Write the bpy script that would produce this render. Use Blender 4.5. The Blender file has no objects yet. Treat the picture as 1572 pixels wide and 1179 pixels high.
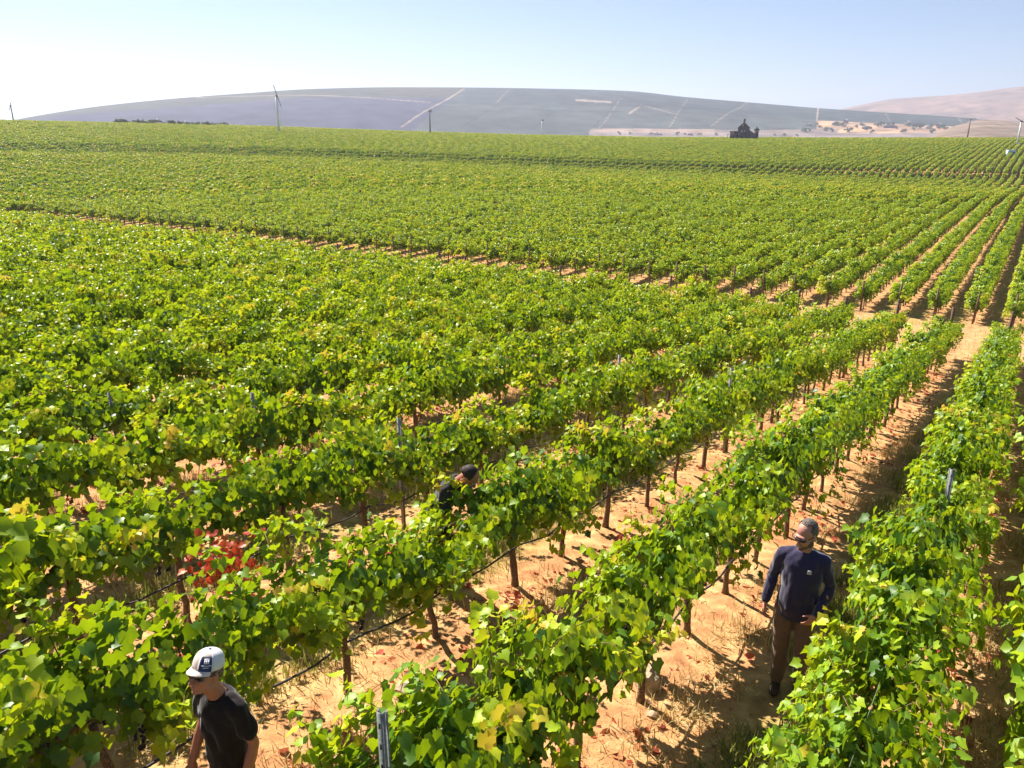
import bpy, bmesh, math, random
import numpy as np
from mathutils import Vector, Matrix, Euler, noise as mnoise
R = math.radians
random.seed(7); rng = np.random.default_rng(7)
sc = bpy.context.scene
COL = sc.collection

# ------------------------------------------------------------------ camera, sky, sun, exposure
CAMZ = 4.3065
PITCH = 17.98
cam = bpy.data.cameras.new('camera'); camo = bpy.data.objects.new('camera', cam); COL.objects.link(camo)
cam.sensor_width = 36; cam.lens = 36 * 1200 / 1572; cam.clip_end = 40000; cam.clip_start = 0.1
camo.location = (0, 0, CAMZ); camo.rotation_euler = (R(90 - PITCH), 0, 0)
sc.camera = camo
SUN_AZ, SUN_EL = R(-40), R(46)            # azimuth clockwise from +Y
world = bpy.data.worlds.new('World'); sc.world = world; world.use_nodes = True
wn = world.node_tree.nodes; wn.clear()
sky = wn.new('ShaderNodeTexSky'); sky.sky_type = 'NISHITA'; sky.sun_disc = False
sky.sun_elevation = SUN_EL; sky.sun_rotation = SUN_AZ; sky.altitude = 1500
sky.air_density = 1.0; sky.dust_density = .5; sky.ozone_density = 6.5
bg = wn.new('ShaderNodeBackground'); bg.inputs[1].default_value = 0.05
wo = wn.new('ShaderNodeOutputWorld')
world.node_tree.links.new(sky.outputs[0], bg.inputs[0]); world.node_tree.links.new(bg.outputs[0], wo.inputs[0])
sun = bpy.data.lights.new('sun', 'SUN'); suno = bpy.data.objects.new('sun', sun); COL.objects.link(suno)
sun.energy = 5.0; sun.angle = R(0.53); sun.color = (1.0, 0.93, 0.82)
sd = Vector((math.sin(SUN_AZ) * math.cos(SUN_EL), math.cos(SUN_AZ) * math.cos(SUN_EL), math.sin(SUN_EL)))
suno.rotation_euler = sd.to_track_quat('Z', 'Y').to_euler()
vs = sc.view_settings; vs.view_transform = 'Standard'; vs.look = 'None'; vs.exposure = 1.3; vs.gamma = 1
vs.use_curve_mapping = False
sc.cycles.max_bounces = 8; sc.cycles.transparent_max_bounces = 8; sc.cycles.volume_bounces = 0

# ------------------------------------------------------------------ object helpers
def put(o, parent=None):
    COL.objects.link(o)
    if parent is not None: o.parent = parent
    return o
def tag(o, label=None, cat=None, group=None, kind=None):
    if label: o['label'] = label
    if cat: o['category'] = cat
    if group: o['group'] = group
    if kind: o['kind'] = kind
    return o
def empty(name, loc, rz=0, **k):
    o = bpy.data.objects.new(name, None); o.location = loc; o.rotation_euler = (0, 0, rz); o.empty_display_size = .2
    put(o); tag(o, **k); return o
def np_mesh(name, V, F, mat=None, tint=None, smooth=False):
    """V (n,3); F either (m,k) array or list of such arrays"""
    me = bpy.data.meshes.new(name)
    Fs = F if isinstance(F, list) else [F]
    Fs = [np.asarray(f, dtype=np.int32) for f in Fs if len(f)]
    loops = np.concatenate([f.ravel() for f in Fs]); tot = np.concatenate([np.full(len(f), f.shape[1], dtype=np.int32) for f in Fs])
    st = np.concatenate([[0], np.cumsum(tot)[:-1]]).astype(np.int32)
    me.vertices.add(len(V)); me.vertices.foreach_set('co', np.asarray(V, dtype=np.float32).ravel())
    me.loops.add(len(loops)); me.loops.foreach_set('vertex_index', loops)
    me.polygons.add(len(tot)); me.polygons.foreach_set('loop_start', st); me.polygons.foreach_set('loop_total', tot)
    if smooth: me.polygons.foreach_set('use_smooth', np.ones(len(tot), dtype=bool))
    me.update(calc_edges=True)
    if tint is not None:
        a = me.attributes.new('tint', 'FLOAT', 'POINT'); a.data.foreach_set('value', np.asarray(tint, dtype=np.float32))
    if mat: me.materials.append(mat)
    return me
def mobj(name, me, parent=None, loc=None):
    o = bpy.data.objects.new(name, me)
    if loc is not None: o.location = loc
    return put(o, parent)

class MB:
    """collects simple solids in numpy"""
    def __init__(s): s.V = []; s.F4 = []; s.F3 = []; s.n = 0
    def add(s, V, F):
        for f in F: (s.F4 if len(f) == 4 else s.F3).append([i + s.n for i in f])
        s.V += [tuple(v) for v in V]; s.n += len(V)
    def box(s, c, d, rz=0, M=None):
        x, y, z = [k / 2 for k in d]; ca, sa = math.cos(rz), math.sin(rz); V = []
        for dz in (-z, z):
            for dx, dy in ((-x, -y), (x, -y), (x, y), (-x, y)):
                V.append(Vector((c[0] + dx * ca - dy * sa, c[1] + dx * sa + dy * ca, c[2] + dz)))
        if M: V = [M @ v for v in V]
        s.add(V, [(0, 3, 2, 1), (4, 5, 6, 7), (0, 1, 5, 4), (1, 2, 6, 5), (2, 3, 7, 6), (3, 0, 4, 7)]); return s
    def tube(s, pts, rad, n=6, caps=True):
        pts = [Vector(p) for p in pts]; rad = rad if hasattr(rad, '__len__') else [rad] * len(pts)
        V = []; F = []; prev = Vector((0.3, 0.9, 0.1))
        for i, p in enumerate(pts):
            d = (pts[min(i + 1, len(pts) - 1)] - pts[max(i - 1, 0)]).normalized()
            a = d.cross(prev);
            if a.length < 1e-3: a = d.cross(Vector((1, 0, 0)))
            a.normalize(); b = d.cross(a); prev = -a.cross(d) * -1 if False else prev
            for k in range(n):
                t = 2 * math.pi * k / n; V.append(p + (a * math.cos(t) + b * math.sin(t)) * rad[i])
        for i in range(len(pts) - 1):
            for k in range(n):
                k2 = (k + 1) % n; F.append((i * n + k, i * n + k2, (i + 1) * n + k2, (i + 1) * n + k))
        if caps:
            m = len(V); V.append(pts[0]); V.append(pts[-1]); l = (len(pts) - 1) * n
            for k in range(n):
                k2 = (k + 1) % n; F.append((m, k2, k)); F.append((m + 1, l + k, l + k2))
        s.add(V, F); return s
    def mesh(s, name, mat, smooth=False): 
        return np_mesh(name, np.array(s.V), [np.array(s.F4).reshape(-1, 4), np.array(s.F3).reshape(-1, 3)], mat, smooth=smooth)
    def build(s, name, mat, parent=None, smooth=False): return mobj(name, s.mesh(name, mat, smooth), parent)

# ------------------------------------------------------------------ material helpers
def new_mat(name):
    m = bpy.data.materials.new(name); m.use_nodes = True; nt = m.node_tree; nt.nodes.clear()
    out = nt.nodes.new('ShaderNodeOutputMaterial'); return m, nt, out
def N(nt, t, **k):
    n = nt.nodes.new(t)
    for a, b in k.items():
        if a.startswith('i_'):
            key = a[2:]; key = int(key) if key.isdigit() else key.replace('_', ' ')
            n.inputs[key].default_value = b
        else: setattr(n, a, b)
    return n
def ramp(nt, fac, stops, interp='LINEAR'):
    r = nt.nodes.new('ShaderNodeValToRGB'); cr = r.color_ramp; cr.interpolation = interp
    while len(cr.elements) < len(stops): cr.elements.new(0.5)
    for e, (p, c) in zip(cr.elements, stops): e.position = p; e.color = (*c, 1) if len(c) == 3 else c
    if fac is not None: nt.links.new(fac, r.inputs[0])
    return r.outputs[0]
def mathn(nt, op, a, b=None, c=None, clamp=False):
    n = nt.nodes.new('ShaderNodeMath'); n.operation = op; n.use_clamp = clamp
    for i, v in enumerate((a, b, c)):
        if v is None: continue
        if isinstance(v, (int, float)): n.inputs[i].default_value = v
        else: nt.links.new(v, n.inputs[i])
    return n.outputs[0]
def mixc(nt, f, a, b, mode='MIX'):
    n = nt.nodes.new('ShaderNodeMix'); n.data_type = 'RGBA'; n.blend_type = mode
    for i, v in ((0, f), (6, a), (7, b)):
        if isinstance(v, (int, float)): n.inputs[i].default_value = v
        elif isinstance(v, tuple): n.inputs[i].default_value = (*v, 1)
        else: nt.links.new(v, n.inputs[i])
    return n.outputs[2]
def simple(name, col, rough=.7, metal=0, var=.15, scale=20, bump=0.0, spec=.3, col2=None):
    m, nt, out = new_mat(name)
    tc = N(nt, 'ShaderNodeTexCoord'); ns = N(nt, 'ShaderNodeTexNoise', i_Scale=scale, i_Detail=5.0)
    nt.links.new(tc.outputs['Object'], ns.inputs['Vector'])
    c2 = col2 or tuple(min(1, c * (1 + 2 * var)) for c in col); c1 = tuple(c * (1 - var) for c in col)
    cc = ramp(nt, ns.outputs[0], [(.3, c1), (.7, c2)])
    b = N(nt, 'ShaderNodeBsdfPrincipled', i_Roughness=rough, i_Metallic=metal); b.inputs['Specular IOR Level'].default_value = spec
    nt.links.new(cc, b.inputs['Base Color'])
    if bump:
        bp = N(nt, 'ShaderNodeBump', i_Strength=bump, i_Distance=.02); nt.links.new(ns.outputs[0], bp.inputs['Height']); nt.links.new(bp.outputs[0], b.inputs['Normal'])
    nt.links.new(b.outputs[0], out.inputs[0]); return m

def leaf_material(name, stops, trans, tr=.32, rough=.45, spec=.35):
    m, nt, out = new_mat(name)
    at = N(nt, 'ShaderNodeAttribute', attribute_name='tint'); oi = N(nt, 'ShaderNodeObjectInfo')
    tc = N(nt, 'ShaderNodeTexCoord'); ns = N(nt, 'ShaderNodeTexNoise', i_Scale=35.0, i_Detail=3.0); nt.links.new(tc.outputs['Object'], ns.inputs['Vector'])
    f = mathn(nt, 'ADD', at.outputs['Fac'], mathn(nt, 'MULTIPLY', mathn(nt, 'SUBTRACT', oi.outputs['Random'], .5), .10))
    f = mathn(nt, 'ADD', f, mathn(nt, 'MULTIPLY', mathn(nt, 'SUBTRACT', ns.outputs[0], .5), .18))
    c = ramp(nt, f, stops); ct = ramp(nt, f, trans)
    g = N(nt, 'ShaderNodeNewGeometry')
    cb = mixc(nt, .25, c, (.15, .22, .09)); cs = mixc(nt, g.outputs['Backfacing'], c, cb)
    b = N(nt, 'ShaderNodeBsdfPrincipled', i_Roughness=rough); b.inputs['Specular IOR Level'].default_value = spec
    nt.links.new(cs, b.inputs['Base Color'])
    t = N(nt, 'ShaderNodeBsdfTranslucent'); nt.links.new(ct, t.inputs[0])
    mx = N(nt, 'ShaderNodeMixShader', i_Fac=tr); nt.links.new(b.outputs[0], mx.inputs[1]); nt.links.new(t.outputs[0], mx.inputs[2])
    nt.links.new(mx.outputs[0], out.inputs[0]); return m
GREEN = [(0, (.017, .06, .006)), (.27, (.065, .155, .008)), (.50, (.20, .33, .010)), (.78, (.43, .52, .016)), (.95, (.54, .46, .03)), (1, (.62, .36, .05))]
TRANS = [(0, (.10, .22, .004)), (.45, (.46, .60, .006)), (.82, (.72, .72, .012)), (1, (.72, .52, .05))]
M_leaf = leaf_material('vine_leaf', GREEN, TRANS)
M_red = leaf_material('red_leaf', [(0, (.22, .015, .01)), (.5, (.50, .06, .02)), (.8, (.50, .20, .04)), (1, (.25, .28, .02))], [(0, (.6, .04, .02)), (1, (.7, .15, .05))])
M_bark = simple('bark', (.15, .095, .065), .9, scale=60, var=.45, bump=.8)
M_cane = simple('cane', (.20, .12, .05), .7, scale=30)
M_grape = simple('grape', (.012, .012, .03), .45, scale=80, var=.5)
M_steel = simple('galvanised_steel', (.20, .205, .20), .6, .35, scale=60, var=.25)
M_hose = simple('black_hose', (.05, .04, .045), .5, scale=5, spec=.4)
M_wire = simple('wire', (.45, .42, .38), .45, .7)

# ------------------------------------------------------------------ terrain
TH = R(33.704); CT, ST = math.cos(TH), math.sin(TH)
G1 = -0.12636; VROAD = 52.0; F0, CX, CY = 1200.0, 786.0, 589.5
PR = R(PITCH)
def rowu(k): return -2.37 - 2.07 * k - (0 if k >= 0 else (.07 if k == -1 else .75))
def uv2xy(u, v): return u * CT + v * ST, -u * ST + v * CT
def xy2uv(x, y): return x * CT - y * ST, x * ST + y * CT
def plane_z(v): return G1 * np.clip(v, -14, 500)
ZR = float(G1 * VROAD)          # ground height at the cross track
# azimuth (deg) -> heights at the far block edge and at the crest
def px_ray(px, py):
    t = (py - CY) / F0; s = (px - CX) / F0
    return s, math.cos(PR) - t * math.sin(PR), -(math.sin(PR) + t * math.cos(PR))
def px_at(px, py, rng_):          # point at horizontal range
    a, b, c = px_ray(px, py); h = math.hypot(a, b); return a / h * rng_, b / h * rng_, CAMZ + c / h * rng_
R2, RC = 262.0, 490.0
def table(pts, rr, up):
    A = []; Z = []
    for px, py in pts:
        a, b, c = px_at(px, py, rr); A.append(math.degrees(math.atan2(a, b))); Z.append(c - up)
    return np.array(A), np.array(Z)
A2, Z2 = table([(0, 226), (200, 229), (400, 233), (700, 243), (1000, 254), (1300, 262), (1572, 268)], R2, 0)
AC, ZC = table([(0, 184), (200, 188), (400, 193), (600, 200), (800, 206), (1000, 210), (1300, 211), (1572, 211)], RC, 1.75)
def hermite(x, X, Y):
    """monotone-ish cubic through knots; X,Y (k,n) arrays, x (n,)"""
    k = len(X); res = np.where(x <= X[0], Y[0], Y[-1]); D = [(Y[i + 1] - Y[i]) / np.maximum(X[i + 1] - X[i], 1e-6) for i in range(k - 1)]
    Mm = [D[0]] + [np.where(D[i - 1] * D[i] > 0, 2 * D[i - 1] * D[i] / np.where(np.abs(D[i - 1] + D[i]) < 1e-9, 1, D[i - 1] + D[i]), 0) for i in range(1, k - 1)] + [D[-1]]
    for i in range(k - 1):
        h = np.maximum(X[i + 1] - X[i], 1e-6); t = np.clip((x - X[i]) / h, 0, 1)
        z = (2 * t**3 - 3 * t**2 + 1) * Y[i] + (t**3 - 2 * t**2 + t) * h * Mm[i] + (-2 * t**3 + 3 * t**2) * Y[i + 1] + (t**3 - t**2) * h * Mm[i + 1]
        res = np.where((x >= X[i]) & (x <= X[i + 1]), z, res)
    return res
def ground_z(x, y):
    x = np.asarray(x, float); y = np.asarray(y, float); u, v = xy2uv(x, y)
    az = np.degrees(np.arctan2(x, y)); rr = np.hypot(x, y)
    ca = np.cos(np.radians(az) - TH); rroad = np.clip(VROAD / np.maximum(ca, .1), VROAD, 190)
    z2 = np.interp(az, A2, Z2); zc = np.interp(az, AC, ZC); o = np.ones_like(rr)
    X = [rroad, rroad + .35 * (R2 - rroad), (R2 - 34) * o, (R2 - 8) * o, (R2 + 6) * o, RC * o, 570 * o, 760 * o, 1050 * o, 1500 * o]
    Y = [ZR * o, ZR + .18 * (z2 - ZR), z2 - 2.5, z2 - 2.3, z2, zc, zc - 2.5, -19 * o, -11 * o, -9.5 * o]
    far = hermite(rr, X, Y); near = plane_z(v)
    s = np.clip((v - (VROAD - 4)) / 8, 0, 1); s = s * s * (3 - 2 * s)
    return near * (1 - s) + far * s
def gz(x, y): return float(ground_z(np.array([x]), np.array([y]))[0])
U0, DU = -2.37, 2.07      # row A and the row spacing
def grow(n, a, b, first, ratio):
    L = [b]; st = first
    while abs(L[-1]) < abs(n): L.append(L[-1] + math.copysign(st, n - b)); st *= ratio
    return L[1:]
us = np.array(sorted(grow(-9000, 0, -14, .22, 1.055) + list(np.arange(-14, 5.01, .16)) + grow(9000, 0, 5, .3, 1.08)))
vv_ = np.array(sorted(grow(-420, 0, 0, .4, 1.12) + list(np.arange(0, 26.01, .16)) + grow(9000, 0, 26, .22, 1.05)))
UU, VV = np.meshgrid(us, vv_); XX, YY = uv2xy(UU, VV)
keep = (YY > -420) & (np.abs(XX) < 8800)
XX = np.clip(XX, -8800, 8800); YY = np.clip(YY, -420, 9800)
ZZ = ground_z(XX, YY)
near_w = np.clip(1 - np.hypot(UU + 3, VV - 12) / 60, 0, 1)
rowph = (UU - U0) / DU; rowd = np.abs(rowph - np.round(rowph)) * DU
lowmask = (VV < VROAD - 18)
ZZ = ZZ + near_w * lowmask * (.05 * np.exp(-(rowd / .35)**2) - .015)
nz = (np.sin(UU * 5.1 + 1.7 * np.sin(VV * 2.3)) * np.sin(VV * 4.3 + 1.3 * np.sin(UU * 3.1)) + .6 * np.sin(UU * 11.3 + VV * 7.7) * np.sin(VV * 13.1 - UU * 4.1))
ZZ = ZZ + near_w * .014 * nz
nv, nu = UU.shape
idx = np.arange(nv * nu).reshape(nv, nu)
Fq = np.stack([idx[:-1, :-1], idx[:-1, 1:], idx[1:, 1:], idx[1:, :-1]], -1).reshape(-1, 4)
# ground material
m, nt, out = new_mat('vineyard_soil'); M_soil = m
tc = N(nt, 'ShaderNodeTexCoord'); P = tc.outputs['Object']
def noise(nt, P, s, d=6, w=0): 
    n = N(nt, 'ShaderNodeTexNoise', i_Scale=s, i_Detail=float(d), i_Distortion=float(w)); nt.links.new(P, n.inputs['Vector']); return n.outputs[0]
n1, n2, n3, n4 = noise(nt, P, .6), noise(nt, P, 5, 8, .4), noise(nt, P, 40, 6), noise(nt, P, 1.6, 5, .5)
c = ramp(nt, n2, [(.30, (.32, .145, .055)), (.5, (.53, .285, .115)), (.68, (.66, .44, .20))])
c = mixc(nt, mathn(nt, 'MULTIPLY', n3, .45), c, (.46, .27, .14), 'MIX')
dot = N(nt, 'ShaderNodeVectorMath', operation='DOT_PRODUCT'); nt.links.new(P, dot.inputs[0]); dot.inputs[1].default_value = (CT, -ST, 0)
ph = mathn(nt, 'FRACT', mathn(nt, 'DIVIDE', mathn(nt, 'SUBTRACT', dot.outputs['Value'], U0 - 100 * DU), DU))
mid = mathn(nt, 'SUBTRACT', 1, mathn(nt, 'DIVIDE', mathn(nt, 'ABSOLUTE', mathn(nt, 'SUBTRACT', ph, .60)), .30), clamp=True)
gm = mathn(nt, 'MULTIPLY', mid, ramp(nt, n4, [(.30, (0, 0, 0)), (.52, (1, 1, 1))]))
grassc = ramp(nt, n2, [(.3, (.13, .13, .03)), (.5, (.26, .23, .06)), (.7, (.50, .36, .11))])
c = mixc(nt, mathn(nt, 'MULTIPLY', gm, .85), c, grassc)
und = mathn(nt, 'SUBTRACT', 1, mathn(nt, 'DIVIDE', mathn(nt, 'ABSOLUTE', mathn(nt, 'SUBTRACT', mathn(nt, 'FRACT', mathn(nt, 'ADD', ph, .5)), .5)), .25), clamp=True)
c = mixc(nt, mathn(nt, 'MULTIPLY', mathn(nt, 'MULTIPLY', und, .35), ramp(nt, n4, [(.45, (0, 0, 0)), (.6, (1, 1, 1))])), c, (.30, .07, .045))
# beyond the blocks: pale dry valley
dist = N(nt, 'ShaderNodeVectorMath', operation='LENGTH'); nt.links.new(P, dist.inputs[0])
vf = mathn(nt, 'DIVIDE', mathn(nt, 'SUBTRACT', dist.outputs['Value'], 700), 500, clamp=True)
vc = ramp(nt, noise(nt, P, .006, 4), [(.35, (.16, .15, .07)), (.5, (.50, .34, .22)), (.7, (.60, .42, .30))])
c = mixc(nt, vf, c, vc)
b = N(nt, 'ShaderNodeBsdfPrincipled', i_Roughness=.95); b.inputs['Specular IOR Level'].default_value = .1
nt.links.new(c, b.inputs['Base Color'])
hb = mathn(nt, 'ADD', mathn(nt, 'MULTIPLY', n3, .35), n2)
bp = N(nt, 'ShaderNodeBump', i_Strength=.7, i_Distance=.05); nt.links.new(hb, bp.inputs['Height']); nt.links.new(bp.outputs[0], b.inputs['Normal'])
nt.links.new(b.outputs[0], out.inputs[0])
kp = keep.reshape(-1); Fq = Fq[kp[Fq].any(1)]
used = np.unique(Fq); remap = np.zeros(nv * nu, int); remap[used] = np.arange(len(used))
gme = np_mesh('ground', np.stack([XX.ravel(), YY.ravel(), ZZ.ravel()], -1)[used], remap[Fq], M_soil, smooth=True)
ground = mobj('ground', gme); tag(ground, kind='structure', label='sunlit orange dirt and dry grass between the vine rows')

# ------------------------------------------------------------------ hills
o_h = {}
def hill_point(name, px, rad):
    az, rr, Z = o_h[name]; a_, b_, c_ = px_ray(px, 200); A = math.atan2(a_, b_); i = int(np.argmin(np.abs(az - A))); return math.sin(A) * rad, math.cos(A) * rad, float(np.interp(rad, rr, Z[:, i]))
def hill(name, label, prof, rf, rcst, rb, z0, colfn, nxcol, nr, dz=0, facet=.0):
    """prof: [(px, py of the crest)], foot range, crest range, back range"""
    pxs = np.linspace(prof[0][0], prof[-1][0], nxcol)
    az = []; ze = []
    P_ = np.array(prof, float)
    pys = hermite(pxs, [np.full(nxcol, a) for a in P_[:, 0]], [np.full(nxcol, a) for a in P_[:, 1]])
    for px, py in zip(pxs, pys):
        a, b_, c_ = px_ray(px, py); h = math.hypot(a, b_); az.append(math.atan2(a, b_)); ze.append(CAMZ + c_ / h * rcst)
    az = np.array(az); ze = np.array(ze)
    t = np.linspace(0, 1, nr); tb = np.linspace(0, 1, 14)[1:]
    rr = np.concatenate([rf + (rcst - rf) * t, rcst + (rb - rcst) * tb])
    ht = np.concatenate([np.sin(t * math.pi / 2)**1.15 * 1.0, np.cos(tb * math.pi / 2)])
    A, RR_ = np.meshgrid(az, rr); Hh = z0 + (ze[None, :] - z0) * ht[:, None]
    X = np.sin(A) * RR_; Y = np.cos(A) * RR_
    und = facet * (np.sin(X / 210 + np.sin(Y / 300)) * np.sin(Y / 170 + X / 400)) * (np.sin(ht * math.pi)[:, None])
    Z = Hh + und
    n_r, n_c = X.shape; idx = np.arange(n_r * n_c).reshape(n_r, n_c)
    Fh = np.stack([idx[:-1, :-1], idx[:-1, 1:], idx[1:, 1:], idx[1:, :-1]], -1).reshape(-1, 4)
    mt, nt, out = new_mat(name + '_slope')
    me = np_mesh(name, np.stack([X.ravel(), Y.ravel(), Z.ravel()], -1), Fh, mt, smooth=True)
    el = (Hh - CAMZ) / RR_; elf = el[0:1, :]; elc = el[nr - 1:nr, :]
    e0 = (CAMZ - 4.3 - CAMZ) / rcst * 0 - .0075      # the line where the hill meets the field seen in front of it
    TT = np.where(RR_ > rcst, 1.0, np.clip((el - e0) / np.maximum(elc - e0, 1e-5), 0, 1))
    colr = colfn(np.ones((n_r, 1)) * pxs[None, :], TT, X, Y)
    ca = me.color_attributes.new('field_haze_colour', 'FLOAT_COLOR', 'POINT')
    ca.data.foreach_set('color', np.concatenate([colr.reshape(-1, 3), np.ones((n_r * n_c, 1))], 1).astype(np.float32).ravel())
    at = N(nt, 'ShaderNodeAttribute', attribute_name='field_haze_colour'); tc = N(nt, 'ShaderNodeTexCoord')
    ns = noise(nt, tc.outputs['Object'], .02, 8); ns2 = noise(nt, tc.outputs['Object'], .003, 5)
    c = mixc(nt, 1.0, at.outputs['Color'], ramp(nt, ns, [(.3, (.6, .6, .6)), (.7, (1.25, 1.25, 1.25))]), 'MULTIPLY')
    c = mixc(nt, 1.0, c, ramp(nt, ns2, [(.35, (.8, .8, .8)), (.65, (1.15, 1.15, 1.15))]), 'MULTIPLY')
    b = N(nt, 'ShaderNodeBsdfDiffuse'); nt.links.new(c, b.inputs[0]); nt.links.new(b.outputs[0], out.inputs[0])
    o = mobj(name, me); tag(o, kind='structure', label=label); o_h[name] = (az, rr, Z); return o
def seg(px, t, a, b, w):
    ax, at_ = a; bx, bt = b; S = 75.0     # one unit of t is worth about 240 m of slope here
    dx, dt = bx - ax, (bt - at_) * S; L = dx * dx + dt * dt
    k = np.clip(((px - ax) * dx + (t - at_) * S * dt) / L, 0, 1)
    d = np.hypot(px - ax - k * dx, (t - at_) * S - k * dt); return d < w
def ytot(prof_y, foot_y):    # helper: converts a height seen in the picture to a fraction of the slope
    return lambda y: np.clip(1 - (y - prof_y) / (foot_y - prof_y), 0, 1)
def h1col(px, t, X, Y):
    C = np.zeros(px.shape + (3,)); C[:] = (.072, .082, .078)
    left = px - t * 95 < 619; C[left] = (.055, .052, .085)  # blue-violet puts the thicker haze on the left into the slope colour
    C[(t > .68) & ~left] = (.055, .066, .066)
    C[(t > .80) & left] = (.06, .06, .04)
    C[(t > .36) & (t < .52) & (px > 1280)] = (.08, .075, .05)
    C[(t < .60) & (px > 1258)] = (.34, .22, .15)
    dry = (t < .58) & (px > 1258) & (np.sin(px / 31 + t * 9) + np.sin(px / 13 - t * 17) > .5); C[dry] = (.48, .30, .17)
    yy = 209 - t * (209 - np.interp(px, *zip(*prof1)))
    C[(yy > 196 + (px < 1130) * 0) & (px > 905) & (px < 1290)] = (.22, .17, .15)
    C[(yy > 195) & (px > 905) & (px < 1100) & (yy - 195 > (930 - px) * .25)] = (.32, .23, .19)
    C[(yy > 202) & (px > 905)] = (.24, .19, .18)
    pk = (.28, .22, .18)
    T = lambda x, y: (x, (209 - y) / (209 - float(np.interp(x, *zip(*prof1)))))
    for a, b, w in ((T(615, 194), T(712, 137), 1.7), (T(300, 150), T(660, 158), .8), (T(764, 155), T(782, 139), .8), (T(913, 206), T(962, 142), .8),
                    (T(1028, 196), T(1056, 152), .9), (T(1095, 190), T(1146, 158), .9), (T(1257, 195), T(1256, 167), 1.2),
                    (T(884, 155), T(938, 158), 2.2), (T(968, 172), T(982, 165), 2.2), (T(985, 162), T(1040, 175), .7), (T(1470, 180), T(1492, 196), .9), (T(1360, 174), T(1368, 182), .8)):
        C[seg(px, t, a, b, w * .62)] = pk
    dk = (.04, .05, .045)
    for a, b, w in ((T(705, 197), T(796, 140), .8), (T(820, 197), T(880, 142), .7), (T(770, 166), T(960, 170), .6), (T(960, 162), T(1250, 172), .6), (T(905, 200), T(964, 142), .7)):
        C[seg(px, t, a, b, w)] = dk
    st = (np.sin(px * 1.45 + t * 3) > .5) & (px > 1150) & (px < 1258); C[st] *= 1.25
    st = (np.sin(px * .9 + t * 2) > .6) & (px > 700) & (px < 1150); C[st] *= 1.08
    return C
prof1 = [(-260, 204), (-60, 200), (45, 180), (150, 164), (260, 153), (370, 145), (480, 138), (600, 135.5), (712, 136), (850, 138), (960, 141), (1050, 150), (1145, 158),
         (1258, 167), (1370, 174), (1480, 181), (1600, 196), (1750, 203)]
hill1 = hill('vineyard_hill', 'long hazy ridge covered in vineyard blocks behind the field', prof1, 1650, 2750, 4200, -9.5, h1col, 900, 150, facet=6)
def h2col(px, t, X, Y):
    C = np.zeros(px.shape + (3,)); C[:] = (.27, .17, .13)
    C[np.sin(px / 37 + t * 5) * np.sin(t * 9) > .45] = (.21, .14, .11)
    C[(px < 1450) & (t < .45)] = (.2, .17, .12); return C
hill2 = hill('brown_hill', 'dry brown hill rising in haze at the far right', [(1150, 200), (1296, 167), (1340, 158), (1370, 153), (1460, 147), (1572, 134), (1700, 126), (1900, 122), (2200, 150)], 3300, 4900, 6500, -9.5, h2col, 300, 90, facet=14)
def h3col(px, t, X, Y):
    C = np.zeros(px.shape + (3,)); C[:] = (.24, .165, .12); C[np.sin(px / 5 + t * 20) > .7] = (.19, .15, .10); return C
hill3 = hill('low_brown_ridge', 'low dusty ridge behind the wind machines at the right edge', [(1425, 208), (1470, 192), (1510, 184), (1572, 187), (1700, 192), (1900, 200)], 1300, 2100, 2700, -9.5, h3col, 200, 60, facet=2)

# ------------------------------------------------------------------ grapevines
HALF = [(.20, -.10), (.48, .06), (.46, .25), (.56, .50), (.30, .66)]
L0 = [(0, .10)] + HALF + [(0, 1.0)] + [(-x, y) for x, y in reversed(HALF)]
def tmpl(kind):
    if kind == 0:
        V = [(0, .42)] + L0; n = len(L0); F = [(0, 1 + i, 1 + (i + 1) % n) for i in range(n)]
    elif kind == 1:
        V = [(0, .05), (.46, .0), (.52, .52), (0, 1), (-.52, .52), (-.46, 0)]; F = [(0, 1, 2), (0, 2, 3), (0, 3, 4), (0, 4, 5)]
    else:
        V = [(0, 0), (.5, .45), (0, 1), (-.5, .45)]; F = [(0, 1, 2), (0, 2, 3)]
    V = np.array([(x, y - .15, .30 * abs(x) - .26 * y * y) for x, y in V]); return V, np.array(F)
TM = [tmpl(k) for k in range(3)]
def unit(a): return a / np.maximum(np.linalg.norm(a, axis=-1, keepdims=True), 1e-9)
def leaf_frames(P, nrm, tip, size):
    n = unit(nrm); y = unit(tip - (tip * n).sum(-1, keepdims=True) * n); x = np.cross(y, n)
    return np.stack([x, y, n], -1) * size[:, None, None]       # columns
def leaf_mesh_data(P, M, tint, kind):
    V, F = TM[kind]; W = np.einsum('nij,kj->nki', M, V) + P[:, None, :]
    FF = (F[None] + (np.arange(len(P)) * len(V))[:, None, None]).reshape(-1, 3)
    return W.reshape(-1, 3), FF, np.repeat(tint, len(V))
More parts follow.
